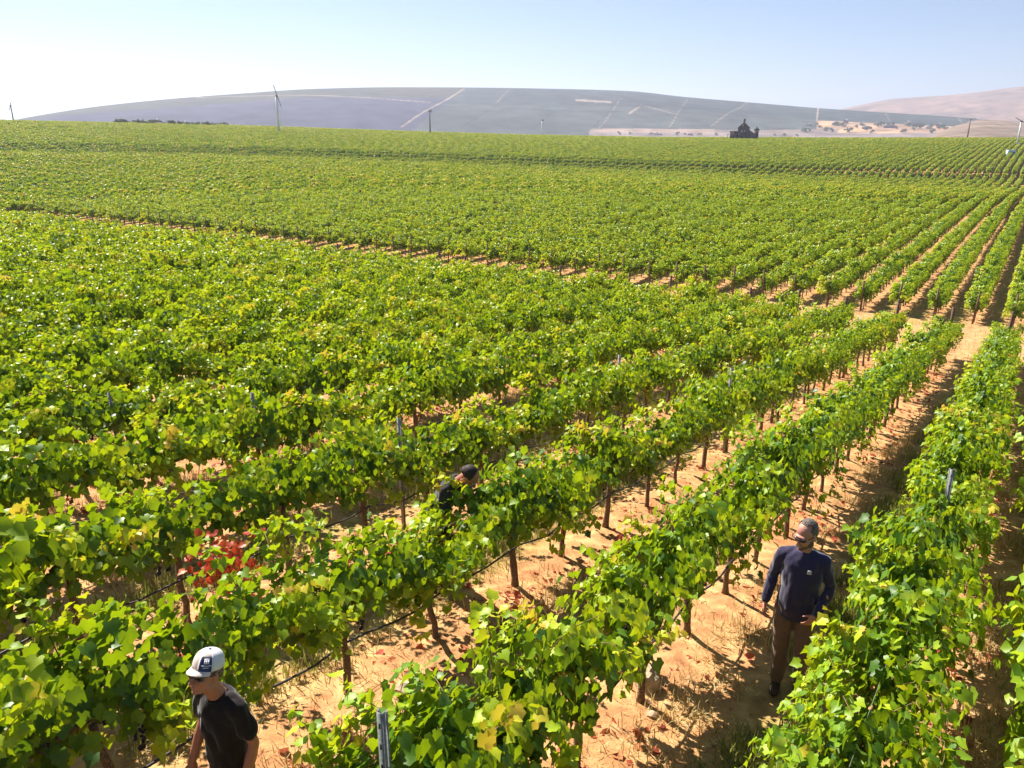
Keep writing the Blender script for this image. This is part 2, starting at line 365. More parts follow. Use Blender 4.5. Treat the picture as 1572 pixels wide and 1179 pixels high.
def canopy(seed, length=1.25, shoots=17, kind=0, size=(.058, .100), mult=1.0, yellow=.018, height=1.0, width=1.0, extra=1, low=.88):
    """leaves of one vine (row direction is local Y, across the row is X)"""
    r = np.random.default_rng(seed); Ps = []; Ns = []; Ts = []; Sz = []; Tn = []; canes = []
    hump = r.uniform(.85, 1.15)
    for s in range(int(shoots)):
        y0 = (np.clip(r.normal(0, .36), -.66, .66) if length < 2 else -1.9 + 1.25 * r.integers(0, 4) + np.clip(r.normal(0, .27), -.6, .6)); side = r.choice([-1, 1]); out_ = r.uniform(.1, .9) * side
        p = np.array([r.normal(0, .06), y0, .96 + r.normal(0, .06)]); d = unit(np.array([out_ * .55, r.normal(0, .3) + y0 * .5, r.uniform(.7, 1.2)]))
        L = r.uniform(.65, 1.30) * hump * height * (1.25 if r.random() < .1 else 1); step = .043 if kind == 0 else .056; nst = int(L / step); hang = low - (.38 if r.random() < .14 else 0); grav = r.uniform(.035, .085) * (1 + abs(out_)) * (1.5 if hang < low else 1); tone = r.normal(.42, .13)
        pts = [p.copy()]
        for k in range(nst):
            d = unit(d + np.array([side * .012, 0, -grav]) + r.normal(0, .05, 3)); 
            if abs(p[0]) > .40 * width: d[0] *= .4
            p = p + d * step; pts.append(p.copy())
            if p[2] < hang + .02 + .2 * r.random(): break
            if p[2] > (1.78 if r.random() < .9 else 1.95): d[2] = min(d[2], -.05)
            az_ = r.uniform(0, 2 * math.pi); petal = np.array([math.cos(az_), math.sin(az_), r.uniform(-.1, .5)]) * r.uniform(.03, .10)
            reps = 1 + (r.random() < .85 * extra) + (kind == 0 and r.random() < .4)
            for q in range(reps):
                pp = p + petal * (1 if q == 0 else -1.2) + r.normal(0, .02, 3)
                o_ = np.array([np.sign(pp[0]) * min(1, abs(pp[0]) / .3), 0, 0])
                nn = unit(np.array([-.25, .1, 1.0]) * r.uniform(.3, 1.1) + o_ * r.uniform(.1, 1.1) + r.normal(0, .42, 3))
                tp = o_ * .6 + np.array([0, 0, -.7]) + r.normal(0, .5, 3)
                Ps.append(pp); Ns.append(nn); Ts.append(tp); 
                young = k / max(nst, 1); Sz.append(r.uniform(*size) * (1.1 - .4 * young * r.random()) * mult)
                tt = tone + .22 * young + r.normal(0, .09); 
                if r.random() < yellow: tt = r.uniform(.85, 1.0)
                Tn.append(tt)
        canes.append(pts)
    # drooping skirt on both flanks
    for s in range(int((190 if kind == 0 else 60) * extra * length / 1.25)):
        side = r.choice([-1, 1]); zz = r.uniform(low, 1.5); pp = np.array([side * r.uniform(.1, .24 + .26 * (zz - .7)) * width, r.uniform(-length / 2, length / 2) * 1.05, zz])
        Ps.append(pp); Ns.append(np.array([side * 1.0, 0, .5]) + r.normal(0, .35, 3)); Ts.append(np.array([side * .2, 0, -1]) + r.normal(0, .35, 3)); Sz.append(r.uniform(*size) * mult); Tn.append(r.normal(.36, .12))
    for s in range(int((230 if kind == 0 else 150) * length / 1.25)):  # inner filler leaves, tinted darker to put interior shade into the colour
        y_ = r.uniform(-length / 2, length / 2) if length < 2 else -1.9 + 1.25 * r.integers(0, 4) + r.normal(0, .3); top = (1.42 if length < 2 else 1.55) + .12 * math.sin(y_ * 5 + seed)
        pp = np.array([r.normal(0, .15) * width, y_, r.uniform(low + .04, top)]); o_ = np.sign(pp[0])
        if kind == 2: pp[0] *= 1.5
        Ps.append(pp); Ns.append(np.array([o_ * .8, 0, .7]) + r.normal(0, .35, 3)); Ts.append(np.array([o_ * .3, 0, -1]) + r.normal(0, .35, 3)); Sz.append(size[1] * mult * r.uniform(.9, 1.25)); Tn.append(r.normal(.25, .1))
    Ps, Ns, Ts, Sz, Tn = map(np.array, (Ps, Ns, Ts, Sz, Tn))
    return Ps, leaf_frames(Ps, Ns, Ts, Sz), np.clip(Tn, 0, 1), canes
def trunk_mb(seed, n=6):
    r = random.Random(seed); mb = MB(); 
    for t in range(r.choice([1, 1, 2])):
        y = r.uniform(-.1, .1) + t * r.choice([-.28, .3]); x = r.uniform(-.04, .04); lx, ly = r.uniform(-.06, .06), r.uniform(-.12, .12)
        pts = []; rad = []
        for k in range(7):
            f = k / 6; pts.append((x + lx * f + r.uniform(-.012, .012), y + ly * f + r.uniform(-.015, .015), -.06 + 1.0 * f)); rad.append((.041 - .012 * f) * (1.35 if k == 0 else 1) * r.uniform(.88, 1.15))
        mb.tube(pts, rad, n)
    return mb
def cordon_mb(seed, length=1.25, n=5):
    r = random.Random(seed + 99); mb = MB(); pts = [(r.uniform(-.015, .015), y, .94 + r.uniform(-.02, .03)) for y in np.linspace(-length / 2 - .02, length / 2 + .02, 7)]
    mb.tube(pts, [.02] * 7, n); return mb
def canes_mb(canes, every=1, n=3):
    mb = MB()
    for c in canes:
        pts = c[::4 * every]
        if len(pts) > 1: mb.tube(pts, list(np.linspace(.0055, .0025, len(pts))), n, caps=False)
    return mb
# single leaf meshes used for the picked-out leaves
LEAFM = []
for k, t in enumerate((.25, .38, .5, .62, .75, .95)):
    V, F = TM[0]; LEAFM.append(np_mesh('leaf', V, F, M_leaf, tint=np.full(len(V), t)))
VL = 1.25
NV = 9
variants = []
for k in range(NV):
    P_, M_, T_, cn = canopy(100 + k, shoots=23 + k % 7, width=.95 + .06 * (k % 5), height=.92 + .09 * ((k * 4) % 5))
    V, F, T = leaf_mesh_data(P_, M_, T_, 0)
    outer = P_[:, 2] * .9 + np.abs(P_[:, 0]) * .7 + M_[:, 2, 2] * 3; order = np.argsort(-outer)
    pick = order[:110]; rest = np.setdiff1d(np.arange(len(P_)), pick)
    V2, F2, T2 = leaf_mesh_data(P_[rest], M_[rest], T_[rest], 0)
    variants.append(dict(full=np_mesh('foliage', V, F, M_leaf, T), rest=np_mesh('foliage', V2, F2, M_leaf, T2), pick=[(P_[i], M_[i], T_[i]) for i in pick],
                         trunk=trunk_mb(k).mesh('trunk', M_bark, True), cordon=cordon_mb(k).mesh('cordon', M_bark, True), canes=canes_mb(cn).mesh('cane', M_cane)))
def proj(x, y, z):
    z = z - CAMZ; d = y * math.cos(PR) - z * math.sin(PR); yy = -(y * math.sin(PR) + z * math.cos(PR)); return CX + F0 * x / d, CY + F0 * yy / d, d
# where the vines of the lower block stand
V_END = VROAD - 16.5
plants = []
for k in range(-5, 80):
    u = rowu(k); nvn = int((V_END + 14) / VL); off = rng.uniform(0, VL)
    for j in range(nvn):
        v = V_END - rng.uniform(0, .6) * 0 - off - j * VL + rng.normal(0, .05); x, y = uv2xy(u + rng.normal(0, .03), v)
        if y < -4 or math.hypot(x, y) < .2: continue
        if math.hypot(x, y) > 150: continue
        px, py, d = proj(x, y, gz(x, y) + 1.2)
        if d < .3 and math.hypot(x, y) > 12: continue
        infr = d > .8 and -60 < px < 1632 and -20 < py < (1265 if abs(px - 786) > 790 else 2100)
        if math.hypot(x, y) < 1.3: continue
        if d > 0 and not (-700 < px < 2300): 
            if math.hypot(x, y) > 14: continue
        if k == 0 and d > 0 and px < 425: continue      # bare stretch in front of the man in the cap
        plants.append((math.hypot(x, y, CAMZ - 1.2), x, y, k, infr, px, py, v))
plants.sort()
indiv = [p for p in plants if p[4]][:300]; iset = set(id(p) for p in indiv)
ORD = ['first', 'second', 'third', 'fourth', 'fifth', 'sixth', 'seventh', 'eighth', 'ninth', 'tenth', 'eleventh', 'twelfth', 'thirteenth', 'fourteenth', 'fifteenth', 'sixteenth',
       'seventeenth', 'eighteenth', 'nineteenth', 'twentieth'] + ['twenty-' + w for w in ('first', 'second', 'third', 'fourth', 'fifth', 'sixth', 'seventh', 'eighth', 'ninth')] + ['thirtieth'] + \
      ['thirty-' + w for w in ('first', 'second', 'third', 'fourth', 'fifth', 'sixth', 'seventh', 'eighth', 'ninth')] + ['fortieth'] + ['forty-' + w for w in ('first', 'second', 'third', 'fourth', 'fifth')]
def rowname(k):
    if k == 0: return 'the row left of the navy-shirted man'
    if k == -1: return 'the row right of the navy-shirted man'
    if k == -2: return 'the second row right of the navy-shirted man'
    if k < -2: return 'the outermost row at the lower right corner' if k == -3 else 'a row beyond the lower right corner'
    if k == 1: return 'the row right behind the white-capped man'
    return 'the %s row behind the white-capped man' % ORD[min(k, 39) - 1]
byrow = {}
for p in indiv: byrow.setdefault(p[3], []).append(p)
ordn = {}
for k, L in byrow.items():
    for i, p in enumerate(sorted(L, key=lambda q: q[7])): ordn[id(p)] = i
def place_vine(p, i):
    d, x, y, k, _, px, py, v = p; var = variants[(i * 5 + k * 3) % NV]; flip = math.pi * ((i + k) % 2)
    t = empty('grapevine', (x, y, gz(x, y)), -TH + flip + random.gauss(0, .06), group='grapevines in the near block',
              label='green grapevine, %s from the bottom in %s' % (ORD[min(ordn[id(p)], 42)], rowname(k)), cat='grapevine')
    s = random.uniform(.92, 1.08); t.scale = (s * random.uniform(.95, 1.1) * (.90 if k == -1 else .94), 1.0, s * random.uniform(.93, 1.06) * (.74 if k == 1 and 628 < px < 672 else 1))
    if k == 1 and 628 < px < 672: t.scale[0] *= .8; t['label'] = 'short stunted grapevine in front of the bent worker'      # low vine, the worker shows above it
    mobj('trunk', var['trunk'], t); mobj('cordon', var['cordon'], t)
    near = d < 9.6
    f = mobj('foliage', var['rest'] if near else var['full'], t); f['kind'] = 'stuff'
    if d < 22:
        c = mobj('cane', var['canes'], t); c['kind'] = 'stuff'
    if near:
        for P_, M_, T_ in var['pick']:
            o = bpy.data.objects.new('leaf', LEAFM[min(5, int(abs(T_ - .2) / .13) if T_ < .85 else 5)]); COL.objects.link(o); o.parent = t
            o.matrix_local = Matrix(((M_[0, 0], M_[0, 1], M_[0, 2], P_[0]), (M_[1, 0], M_[1, 1], M_[1, 2], P_[1]), (M_[2, 0], M_[2, 1], M_[2, 2], P_[2]), (0, 0, 0, 1)))
    return t
vine_objs = [(place_vine(p, i), p) for i, p in enumerate(indiv)]

# the rest of the vineyard: instanced vines on points, one object
def hidden_mesh(name, V, F, T, mbs):
    """one mesh with foliage + wood"""
    Vs = [V]; F3 = [F]; F4 = []; n = len(V); TT = [T]
    mats = [np.zeros(len(F), int)]
    me_v = list(V)
    for mb in mbs:
        Vs.append(np.array(mb.V)); F4.append(np.array(mb.F4).reshape(-1, 4) + n); F3.append(np.array(mb.F3).reshape(-1, 3) + n); n += len(mb.V); TT.append(np.zeros(len(mb.V)))
    f3 = np.concatenate(F3); f4 = np.concatenate(F4) if F4 else np.zeros((0, 4), int)
    me = np_mesh(name, np.concatenate(Vs), [f3, f4], M_leaf, np.concatenate(TT)); me.materials.append(M_bark)
    mi = np.zeros(len(me.polygons), dtype=np.int32); mi[len(F):] = 1; me.polygons.foreach_set('material_index', mi); return me
c_mid = bpy.data.collections.new('mid_vines'); c_far = bpy.data.collections.new('far_vines')
for k in range(6):
    P_, M_, T_, cn = canopy(300 + k, shoots=17, kind=1, size=(.085, .14), extra=1.0, width=1.0, height=.82 + .10 * k, low=.68); V, F, T = leaf_mesh_data(P_, M_, T_, 1)
    o = bpy.data.objects.new('mid_vine_%d' % k, hidden_mesh('mid_vine', V, F, T, [trunk_mb(40 + k, 5)])); c_mid.objects.link(o)
SEG = 5.0
for k in range(5):
    P_, M_, T_, cn = canopy(400 + k, length=SEG, shoots=50, size=(.17, .27), extra=.6, width=.84, yellow=.02, height=1.15, low=.55); V, F, T = leaf_mesh_data(P_, M_, np.clip(T_ + .12, 0, 1), 2)
    mb = MB()
    for j in range(4): mb.tube([(0, -1.9 + 1.25 * j, -.05), (.03, -1.87 + 1.25 * j, .95)], .04, 4)
    o = bpy.data.objects.new('far_vine_%d' % k, hidden_mesh('far_vine', V, F, T, [mb])); c_far.objects.link(o)
pts = []; far = []
for p in plants:
    if id(p) not in iset: pts.append((p[1], p[2], 0))
# upper block (behind the cross track) and the far block up to the crest
def v2(u): # far edge of the upper block as seen from the camera (range R2 at each azimuth)
    return None
US = np.arange(-520, 330, 1.0)
for k in range(-150, 260):
    u = U0 - DU * k; vstart = VROAD + 1.3
    v = vstart
    while v < 900:
        x, y = uv2xy(u, v); rr = math.hypot(x, y)
        if y < 5 or abs(math.atan2(x, y)) > R(43) or rr > 640:
            v += SEG if rr > 110 else VL
            if rr > 640 and v > 700: break
            continue
        if R2 - 15 < rr < R2 - 8: v += VL; continue
        az = math.degrees(math.atan2(x, y))
        if az < -19.5 and 446 < rr < 474: v += VL; continue
        if rr < 125: pts.append((x, y, 0)); v += VL
        else: far.append((x, y, 0)); v += SEG
allp = np.array([(x, y) for x, y, _ in pts] + [(x, y) for x, y, _ in far]); z = ground_z(allp[:, 0], allp[:, 1])
n1_, n2_ = len(pts), len(far)
vme = bpy.data.meshes.new('distant_grapevines'); vme.vertices.add(n1_ + n2_)
vme.vertices.foreach_set('co', np.concatenate([allp, z[:, None]], 1).astype(np.float32).ravel())
def addattr(me, name, typ, val): a = me.attributes.new(name, typ, 'POINT'); a.data.foreach_set('value', val)
nn_ = n1_ + n2_; rot = -TH + math.pi * rng.integers(0, 2, nn_) + rng.normal(0, .05, nn_) * (np.arange(nn_) < n1_)
addattr(vme, 'rot', 'FLOAT', rot.astype(np.float32))
addattr(vme, 'scl', 'FLOAT', (1 + rng.normal(0, 1, nn_) * np.where(np.arange(nn_) < n1_, .09, .05)).astype(np.float32))
addattr(vme, 'idx', 'INT', rng.integers(0, 30, nn_).astype(np.int32)); addattr(vme, 'lod', 'INT', (np.arange(nn_) >= n1_).astype(np.int32))
vfield = mobj('distant_grapevines', vme); tag(vfield, label='thousands of green grapevines in rows filling the field up to the crest', cat='grapevines', group='grapevines in the near block', kind='stuff')
ng = bpy.data.node_groups.new('vine_rows', 'GeometryNodeTree'); ng.interface.new_socket('Geometry', in_out='INPUT', socket_type='NodeSocketGeometry'); ng.interface.new_socket('Geometry', in_out='OUTPUT', socket_type='NodeSocketGeometry')
gi = ng.nodes.new('NodeGroupInput'); go = ng.nodes.new('NodeGroupOutput'); jn = ng.nodes.new('GeometryNodeJoinGeometry')
def nattr(name, typ): n = ng.nodes.new('GeometryNodeInputNamedAttribute'); n.data_type = typ; n.inputs[0].default_value = name; return n.outputs[0]
cx = ng.nodes.new('ShaderNodeCombineXYZ'); ng.links.new(nattr('rot', 'FLOAT'), cx.inputs[2])
cs_ = ng.nodes.new('ShaderNodeCombineXYZ'); cs_.inputs[1].default_value = 1; sa = nattr('scl', 'FLOAT'); ng.links.new(sa, cs_.inputs[0]); ng.links.new(sa, cs_.inputs[2])
for lod, cc in ((0, c_mid), (1, c_far)):
    ci = ng.nodes.new('GeometryNodeCollectionInfo'); ci.inputs[0].default_value = cc; ci.inputs[1].default_value = True; ci.inputs[2].default_value = True
    ip = ng.nodes.new('GeometryNodeInstanceOnPoints'); cmp_ = ng.nodes.new('FunctionNodeCompare'); cmp_.data_type = 'INT'; cmp_.operation = 'EQUAL'
    ng.links.new(nattr('lod', 'INT'), cmp_.inputs[2]); cmp_.inputs[3].default_value = lod
    ng.links.new(gi.outputs[0], ip.inputs['Points']); ng.links.new(cmp_.outputs[0], ip.inputs['Selection']); ng.links.new(ci.outputs[0], ip.inputs['Instance'])
    ip.inputs['Pick Instance'].default_value = True; ng.links.new(nattr('idx', 'INT'), ip.inputs['Instance Index']); ng.links.new(cx.outputs[0], ip.inputs['Rotation']); ng.links.new(cs_.outputs[0], ip.inputs['Scale'])
    ng.links.new(ip.outputs[0], jn.inputs[0])
ng.links.new(jn.outputs[0], go.inputs[0]); md = vfield.modifiers.new('rows', 'NODES'); md.node_group = ng
print('vines', len(indiv), n1_, n2_)
#--PART2--
# ------------------------------------------------------------------ the vine that carries red leaves
def row_xy(k, v, du=0): return uv2xy(rowu(k) + du, v)
def px_uv(px, py, up):
    """point where the sight line through a pixel meets the near slope raised by up"""
    a, b, c = px_ray(px, py); gu, gv = ST * G1, CT * G1; k = (up - CAMZ) / (c - (gu * a + gv * b)); return a * k, b * k
rx, ry = px_uv(345, 855, 1.0)
best = min((q for q in vine_objs), key=lambda q: math.hypot(q[1][1] - rx, q[1][2] - ry) + (0 if q[1][3] == 2 else 3))
vt, vp = best; vt['label'] = 'grapevine with a clump of red autumn leaves on its near side'
rr_ = np.random.default_rng(5); n = 130
Pw = np.stack([rr_.normal(0, .19, n), rr_.normal(0, .10, n), rr_.normal(1.08, .14, n)], 1)
toc = np.array([-vp[1], -vp[2], 0.0]); toc /= np.linalg.norm(toc)
c0 = np.array([rx - vp[1], ry - vp[2], 0.0]) + toc * .22
Wd = Pw + c0
inv = vt.matrix_basis.inverted(); A_ = np.array(inv.to_3x3()); t0 = np.array([vp[1], vp[2], gz(vp[1], vp[2])])
Pl = (Wd) @ A_.T; Nl = np.tile((toc + np.array([-.2, .3, .9])) @ A_.T, (n, 1)) + rr_.normal(0, .5, (n, 3)); Tl = np.array([0, 0, -1.0]) + rr_.normal(0, .5, (n, 3))
V, F, T = leaf_mesh_data(Pl, leaf_frames(Pl, Nl, Tl, rr_.uniform(.045, .08, n)), rr_.uniform(0, 1, n), 0)
o = mobj('red_leaves', np_mesh('red_leaves', V, F, M_red, T), vt); o['kind'] = 'stuff'; o['label'] = 'red autumn leaves'

# ------------------------------------------------------------------ grape bunches on the nearest vines
ico = bmesh.new(); bmesh.ops.create_icosphere(ico, subdivisions=1, radius=1); IV = np.array([v.co[:] for v in ico.verts]); IF = np.array([[v.index for v in f.verts] for f in ico.faces]); ico.free()
Pg = []
for k in range(34):
    f = rng.uniform(0, 1); a = rng.uniform(0, 6.28); r_ = .042 * (1 - f * .75); Pg.append((r_ * math.cos(a), r_ * math.sin(a), -.17 * f))
Pg = np.array(Pg); Vg = (IV[None] * .011 + Pg[:, None]).reshape(-1, 3); Fg = (IF[None] + (np.arange(len(Pg)) * len(IV))[:, None, None]).reshape(-1, 3)
ME_bunch = np_mesh('grape_bunch', Vg, Fg, M_grape, smooth=True)
for t, p in vine_objs:
    if p[0] < 13:
        for q in range(3): o = mobj('grape_bunch', ME_bunch, t, (random.uniform(-.2, .2), random.uniform(-.5, .5), random.uniform(.78, .95)))

# ------------------------------------------------------------------ posts
def steel_post(x, y, h, label, lean=0.0, group='steel trellis posts', mat=None):
    z = gz(x, y); t = empty('trellis_post', (x, y, z), -TH + .1, label=label, cat='post', group=group); t.rotation_euler[0] = lean
    mb = MB(); w, d_, th = .034, .028, .004
    mb.box((0, -d_ / 2, h / 2 - .2), (w, th, h + .4)); mb.box((-w / 2, 0, h / 2 - .2), (th, d_ - 2 * th, h + .4)); mb.box((w / 2, 0, h / 2 - .2), (th, d_ - 2 * th, h + .4))
    mb.box((-w / 2 - .007, d_ / 2, h / 2 - .2), (.014, th, h + .4)); mb.box((w / 2 + .007, d_ / 2, h / 2 - .2), (.014, th, h + .4))
    mb.build('channel', M_steel, t)
    mb = MB()
    for k in range(9): mb.box((0, -d_ / 2 - .004, h - .08 - k * .13), (.009, .006, .03))
    o = mb.build('notches', M_hose, t); o['kind'] = 'stuff'; return t
posts = [((587, 1093), 0, 'steel post with a notched top at the bottom edge, beside the white-capped man'),
         ((65, 1026), 1, 'leaning steel post in the lower left corner'), ((1433, 697), -1, 'dark steel post standing clear on the path side, upper right of the navy-shirted man'),
         ((165, 612), 4, 'pale steel post on the left side with a wire leading to its right'), ((387, 602), 3, 'steel post among the vines left of the photo centre'),
         ((613, 642), 2, 'steel post sunk in the leaves above the crouching worker'), ((1120, 545), 1, 'tall steel post standing out above the row left of the navy-shirted man'),
         ((950, 530), 2, 'steel post half hidden right of the photo centre')]
for (px, py), k, lab in posts:
    # walk along the row until the top of the post falls on the pixel column
    bestv = min(np.arange(0.5, 40, .05), key=lambda v: math.hypot(proj(*row_xy(k, v), float(plane_z(v)) + 1.8)[0] - px, (proj(*row_xy(k, v), float(plane_z(v)) + 1.8)[1] - py) * .7))
    x, y = row_xy(k, bestv, .0); g0 = gz(x, y)
    hh = min(np.arange(1.45, 1.8, .02), key=lambda h: abs(proj(x, y, g0 + h)[1] - py)); steel_post(x, y, float(hh), lab, lean=.12 if px == 65 else 0)
M_wood = simple('weathered_post', (.13, .075, .05), .9, scale=15, var=.4, bump=.4)
pm = MB().tube([(0, 0, -.3), (0, 0, 1.0), (0, 0, 2.05)], [.06, .058, .055], 8).mesh('post', M_wood, False)
# wooden end posts along the cross track: front edge of the upper block and end of the near block
cnt_ = {0: 0, 1: 0}
for k in range(-3, 60):
    for v, h, lab in ((VROAD + .7, 1.0, 'brown wooden end post at the front of the block beyond the dirt track'), (V_END + .5, .97, 'brown wooden end post where the near block meets the dirt track')):
        x, y = row_xy(k, v); px, py, d = proj(x, y, gz(x, y) + 1)
        if d > 0 and -20 < px < 1592:
            w_ = int(v > VROAD); q_ = ORD[min(42, cnt_[w_])]; cnt_[w_] += 1
            if cnt_[w_] > 43: continue
            lab = 'brown wooden end post, %s from the right, %s' % (q_, 'fronting the block beyond the dirt track' if w_ else 'on the near side of the track')
            o = mobj('end_post', pm, None, (x, y, gz(x, y))); o.scale[2] = h * random.uniform(.94, 1.05); o.rotation_euler = (random.gauss(0, .03), random.gauss(0, .03), 0)
            tag(o, lab, 'post', 'wooden end posts by the far side of the track' if v > VROAD else 'wooden end posts by the near side of the track')

# ------------------------------------------------------------------ hoses and wires under the near rows
for k in range(-2, 9):
    vs_ = np.arange(-1.0, V_END, .31); pts_ = []; r = random.Random(k + 50)
    for i, v in enumerate(vs_):
        x, y = row_xy(k, v, .045 + .02 * math.sin(i * .7 + k)); pts_.append((x, y, gz(x, y) + .54 + .035 * math.sin(i * 1.55 + k) + r.gauss(0, .008)))
    o = MB().tube(pts_, .0115, 5).build('drip_hose', M_hose, None, True)
    nm = rowname(k) if k > -3 else ''
    tag(o, 'black drip hose hung low under %s' % nm, 'hose', 'drip hoses under the near rows')
    mb = MB()
    for h, du in ((.93, 0), (1.20, -.03)):
        mb.tube([(*row_xy(k, v, du), gz(*row_xy(k, v, du)) + h + r.gauss(0, .006)) for v in vs_[::4]], .0016, 3)
    o = mb.build('trellis_wire', M_wire); tag(o, 'thin trellis wires strung along %s' % nm, 'wire', 'trellis wires of the near rows')
# green grow tube, rock
M_tube = simple('green_plastic', (.10, .42, .08), .45)
tx, ty = px_uv(490, 900, 0); z = gz(tx, ty)
o = MB().tube([(0, 0, -.02), (.01, 0, .3), (.0, .02, .56)], [.04, .04, .042], 10, caps=False).build('plant_guard', M_tube, None, True); o.location = (tx, ty, z); tag(o, 'bright green plastic grow tube round a young vine', 'plant guard')
def rock_mesh(seed, r0, flat=.75, mat=None, sub=3, rough=.22):
    bm = bmesh.new(); bmesh.ops.create_icosphere(bm, subdivisions=sub, radius=r0)
    for v in bm.verts:
        n_ = mnoise.noise(v.co * (1.6 / r0) + Vector((seed, 0, 0))) + .4 * mnoise.noise(v.co * (4 / r0) + Vector((0, seed, 0))); v.co *= 1 + rough * n_ * 1.6; v.co.z *= flat
    me = bpy.data.meshes.new('rock'); bm.to_mesh(me); bm.free(); me.materials.append(mat); return me
M_rock = simple('tan_rock', (.42, .30, .20), .9, scale=14, var=.3, bump=.5)
rx_, ry_ = px_uv(992, 1056, 0); o = mobj('boulder', rock_mesh(3, .13, .95, M_rock), None, (rx_, ry_, gz(rx_, ry_) + .09)); tag(o, 'tan boulder beside a vine trunk at the lower centre', 'rock')
for i, (px, py, s_, lab) in enumerate(((1000, 1100, .05, 'small tan stone just below the tan boulder'), (620, 1062, .09, 'pale stone by the hose near the bottom edge'), (805, 820, .07, 'reddish clod beside a trunk at centre'), (1230, 985, .05, 'small stone at the feet of the navy-shirted man'))):
    x, y = px_uv(px, py, 0); o = mobj('stone', rock_mesh(10 + i, s_, .7, M_rock, 2), None, (x, y, gz(x, y) + s_ * .4)); tag(o, lab, 'stone')

# ------------------------------------------------------------------ ground cover
def scatter_uv(n, k0, k1, v0, v1, mid, sd_, seed):
    r = np.random.default_rng(seed); k = r.integers(k0, k1 + 1, n); v = v0 + (v1 - v0) * r.random(n)**1.3; du = r.normal(mid, sd_, n); u = U0 - DU * k + du
    x, y = uv2xy(u, v); return x, y, r
def blades(name, mat, n, k0, k1, v0, v1, mid, sd_, seed, hgt, wid, lean, clump=0, flat=0):
    x, y, r = scatter_uv(n, k0, k1, v0, v1, mid, sd_, seed)
    if clump:
        f = np.sin(x * 2.1 + 1.3 * np.sin(y * 1.7)) * np.sin(y * 2.4 + 1.1 * np.sin(x * 1.9)) + .35 * np.sin(x * 6.1) * np.sin(y * 5.3); kp_ = f > r.uniform(-.5, .6, n) * (2 - clump); x, y = x[kp_], y[kp_]
    n = len(x); z = ground_z(x, y) + .006; a = r.uniform(0, 6.283, n); h = r.uniform(*hgt, n); l = np.abs(r.normal(0, lean, n)); w = r.uniform(.7, 1.3, n) * wid
    dx, dy = np.cos(a), np.sin(a); hx = h * np.sin(np.minimum(l, 1.5)); hz_ = h * np.cos(np.minimum(l, 1.5)) + .004
    B = np.stack([x, y, z], 1); S = np.stack([-dy * w, dx * w, 0 * w], 1); M1 = B + np.stack([dx * hx * .4, dy * hx * .4, hz_ * .6], 1); Tp = B + np.stack([dx * hx, dy * hx, hz_], 1)
    V = np.stack([B - S, B + S, M1 + S * .7, M1 - S * .7, Tp], 1).reshape(-1, 3); i0 = np.arange(n)[:, None] * 5
    F4 = i0 + np.array([[0, 1, 2, 3]]); F3 = i0 + np.array([[3, 2, 4]]); me = np_mesh(name, V, [F4, F3], mat, np.repeat(np.clip(r.normal(.5, .25, n), 0, 1), 5)); return mobj(name, me)
M_straw = leaf_material('straw', [(0, (.42, .26, .10)), (.5, (.66, .46, .20)), (1, (.80, .64, .36))], [(0, (.5, .3, .1)), (1, (.8, .6, .3))], .2, .8, .1)
M_grass = leaf_material('row_grass', [(0, (.12, .13, .025)), (.5, (.26, .24, .05)), (1, (.52, .40, .12))], [(0, (.2, .3, .02)), (1, (.5, .5, .1))], .3, .7, .2)
tag(blades('dry_grass', M_straw, 210000, -2, 4, -1, 20, DU * .40, .45, 21, (.05, .20), .005, 1.5, 1.4), 'short dry straw lying on the orange dirt', 'straw', kind='stuff')
tag(blades('row_grass', M_grass, 110000, -3, 6, -1, 40, DU * .64, .16, 22, (.06, .24), .007, .7, 1.3), 'olive green grass strip along the middle of the paths', 'grass', kind='stuff')
tag(blades('row_weeds', M_grass, 130000, -2, 0, -1, 24, DU * .63, .20, 27, (.07, .24), .008, 1.0, 1.6), 'taller weeds and dry grass in the shaded strip of the near paths', 'grass', kind='stuff')
tag(blades('track_grass', M_straw, 30000, -3, 50, V_END - 3, VROAD + 6, DU * .5, .8, 23, (.08, .35), .010, .5, 1.3), 'yellow dry grass beside the dirt track', 'grass', kind='stuff')
x, y, r = scatter_uv(21000, -2, 6, -1, 30, .08, .26, 31); f = np.sin(x * 1.7 + 2 * np.sin(y * .9)) * np.sin(y * 1.9) > r.uniform(-.5, .9, len(x)); x, y = x[f], y[f]; n = len(x); z = ground_z(x, y)
P_ = np.stack([x, y, z + r.uniform(.008, .03, n)], 1); V, F, T = leaf_mesh_data(P_, leaf_frames(P_, np.array([0, 0, 1.0]) + r.normal(0, .45, (n, 3)), r.normal(0, 1, (n, 3)), r.uniform(.045, .10, n)), r.uniform(0, 1, n), 1)
M_litter = leaf_material('litter_leaf', [(0, (.16, .04, .02)), (.5, (.40, .07, .035)), (1, (.50, .22, .09))], [(0, (.5, .05, .03)), (1, (.6, .2, .1))], .25, .7, .2)
tag(mobj('fallen_leaves', np_mesh('fallen_leaves', V, F, M_litter, T)), 'dry red fallen leaves under the vine rows', 'leaf litter', kind='stuff')
x, y, r = scatter_uv(3600, -2, 5, -1, 22, .5, .6, 33); n = len(x); z = ground_z(x, y); sz = r.uniform(.006, .022, n) * (1 + 1.5 * (r.random(n) < .05)); P_ = np.stack([x, y, z + sz * .2], 1)
M_clod = simple('clod', (.42, .22, .12), .95, scale=30)
V = (IV[None] * r.uniform(.7, 1.2, (n, 12, 1)) * sz[:, None, None] + P_[:, None]).reshape(-1, 3); F = (IF[None] + (np.arange(n) * 12)[:, None, None]).reshape(-1, 3)
tag(mobj('soil_clods', np_mesh('soil_clods', V, F, M_clod)), 'small clods and pebbles on the dirt', 'pebbles', kind='stuff')
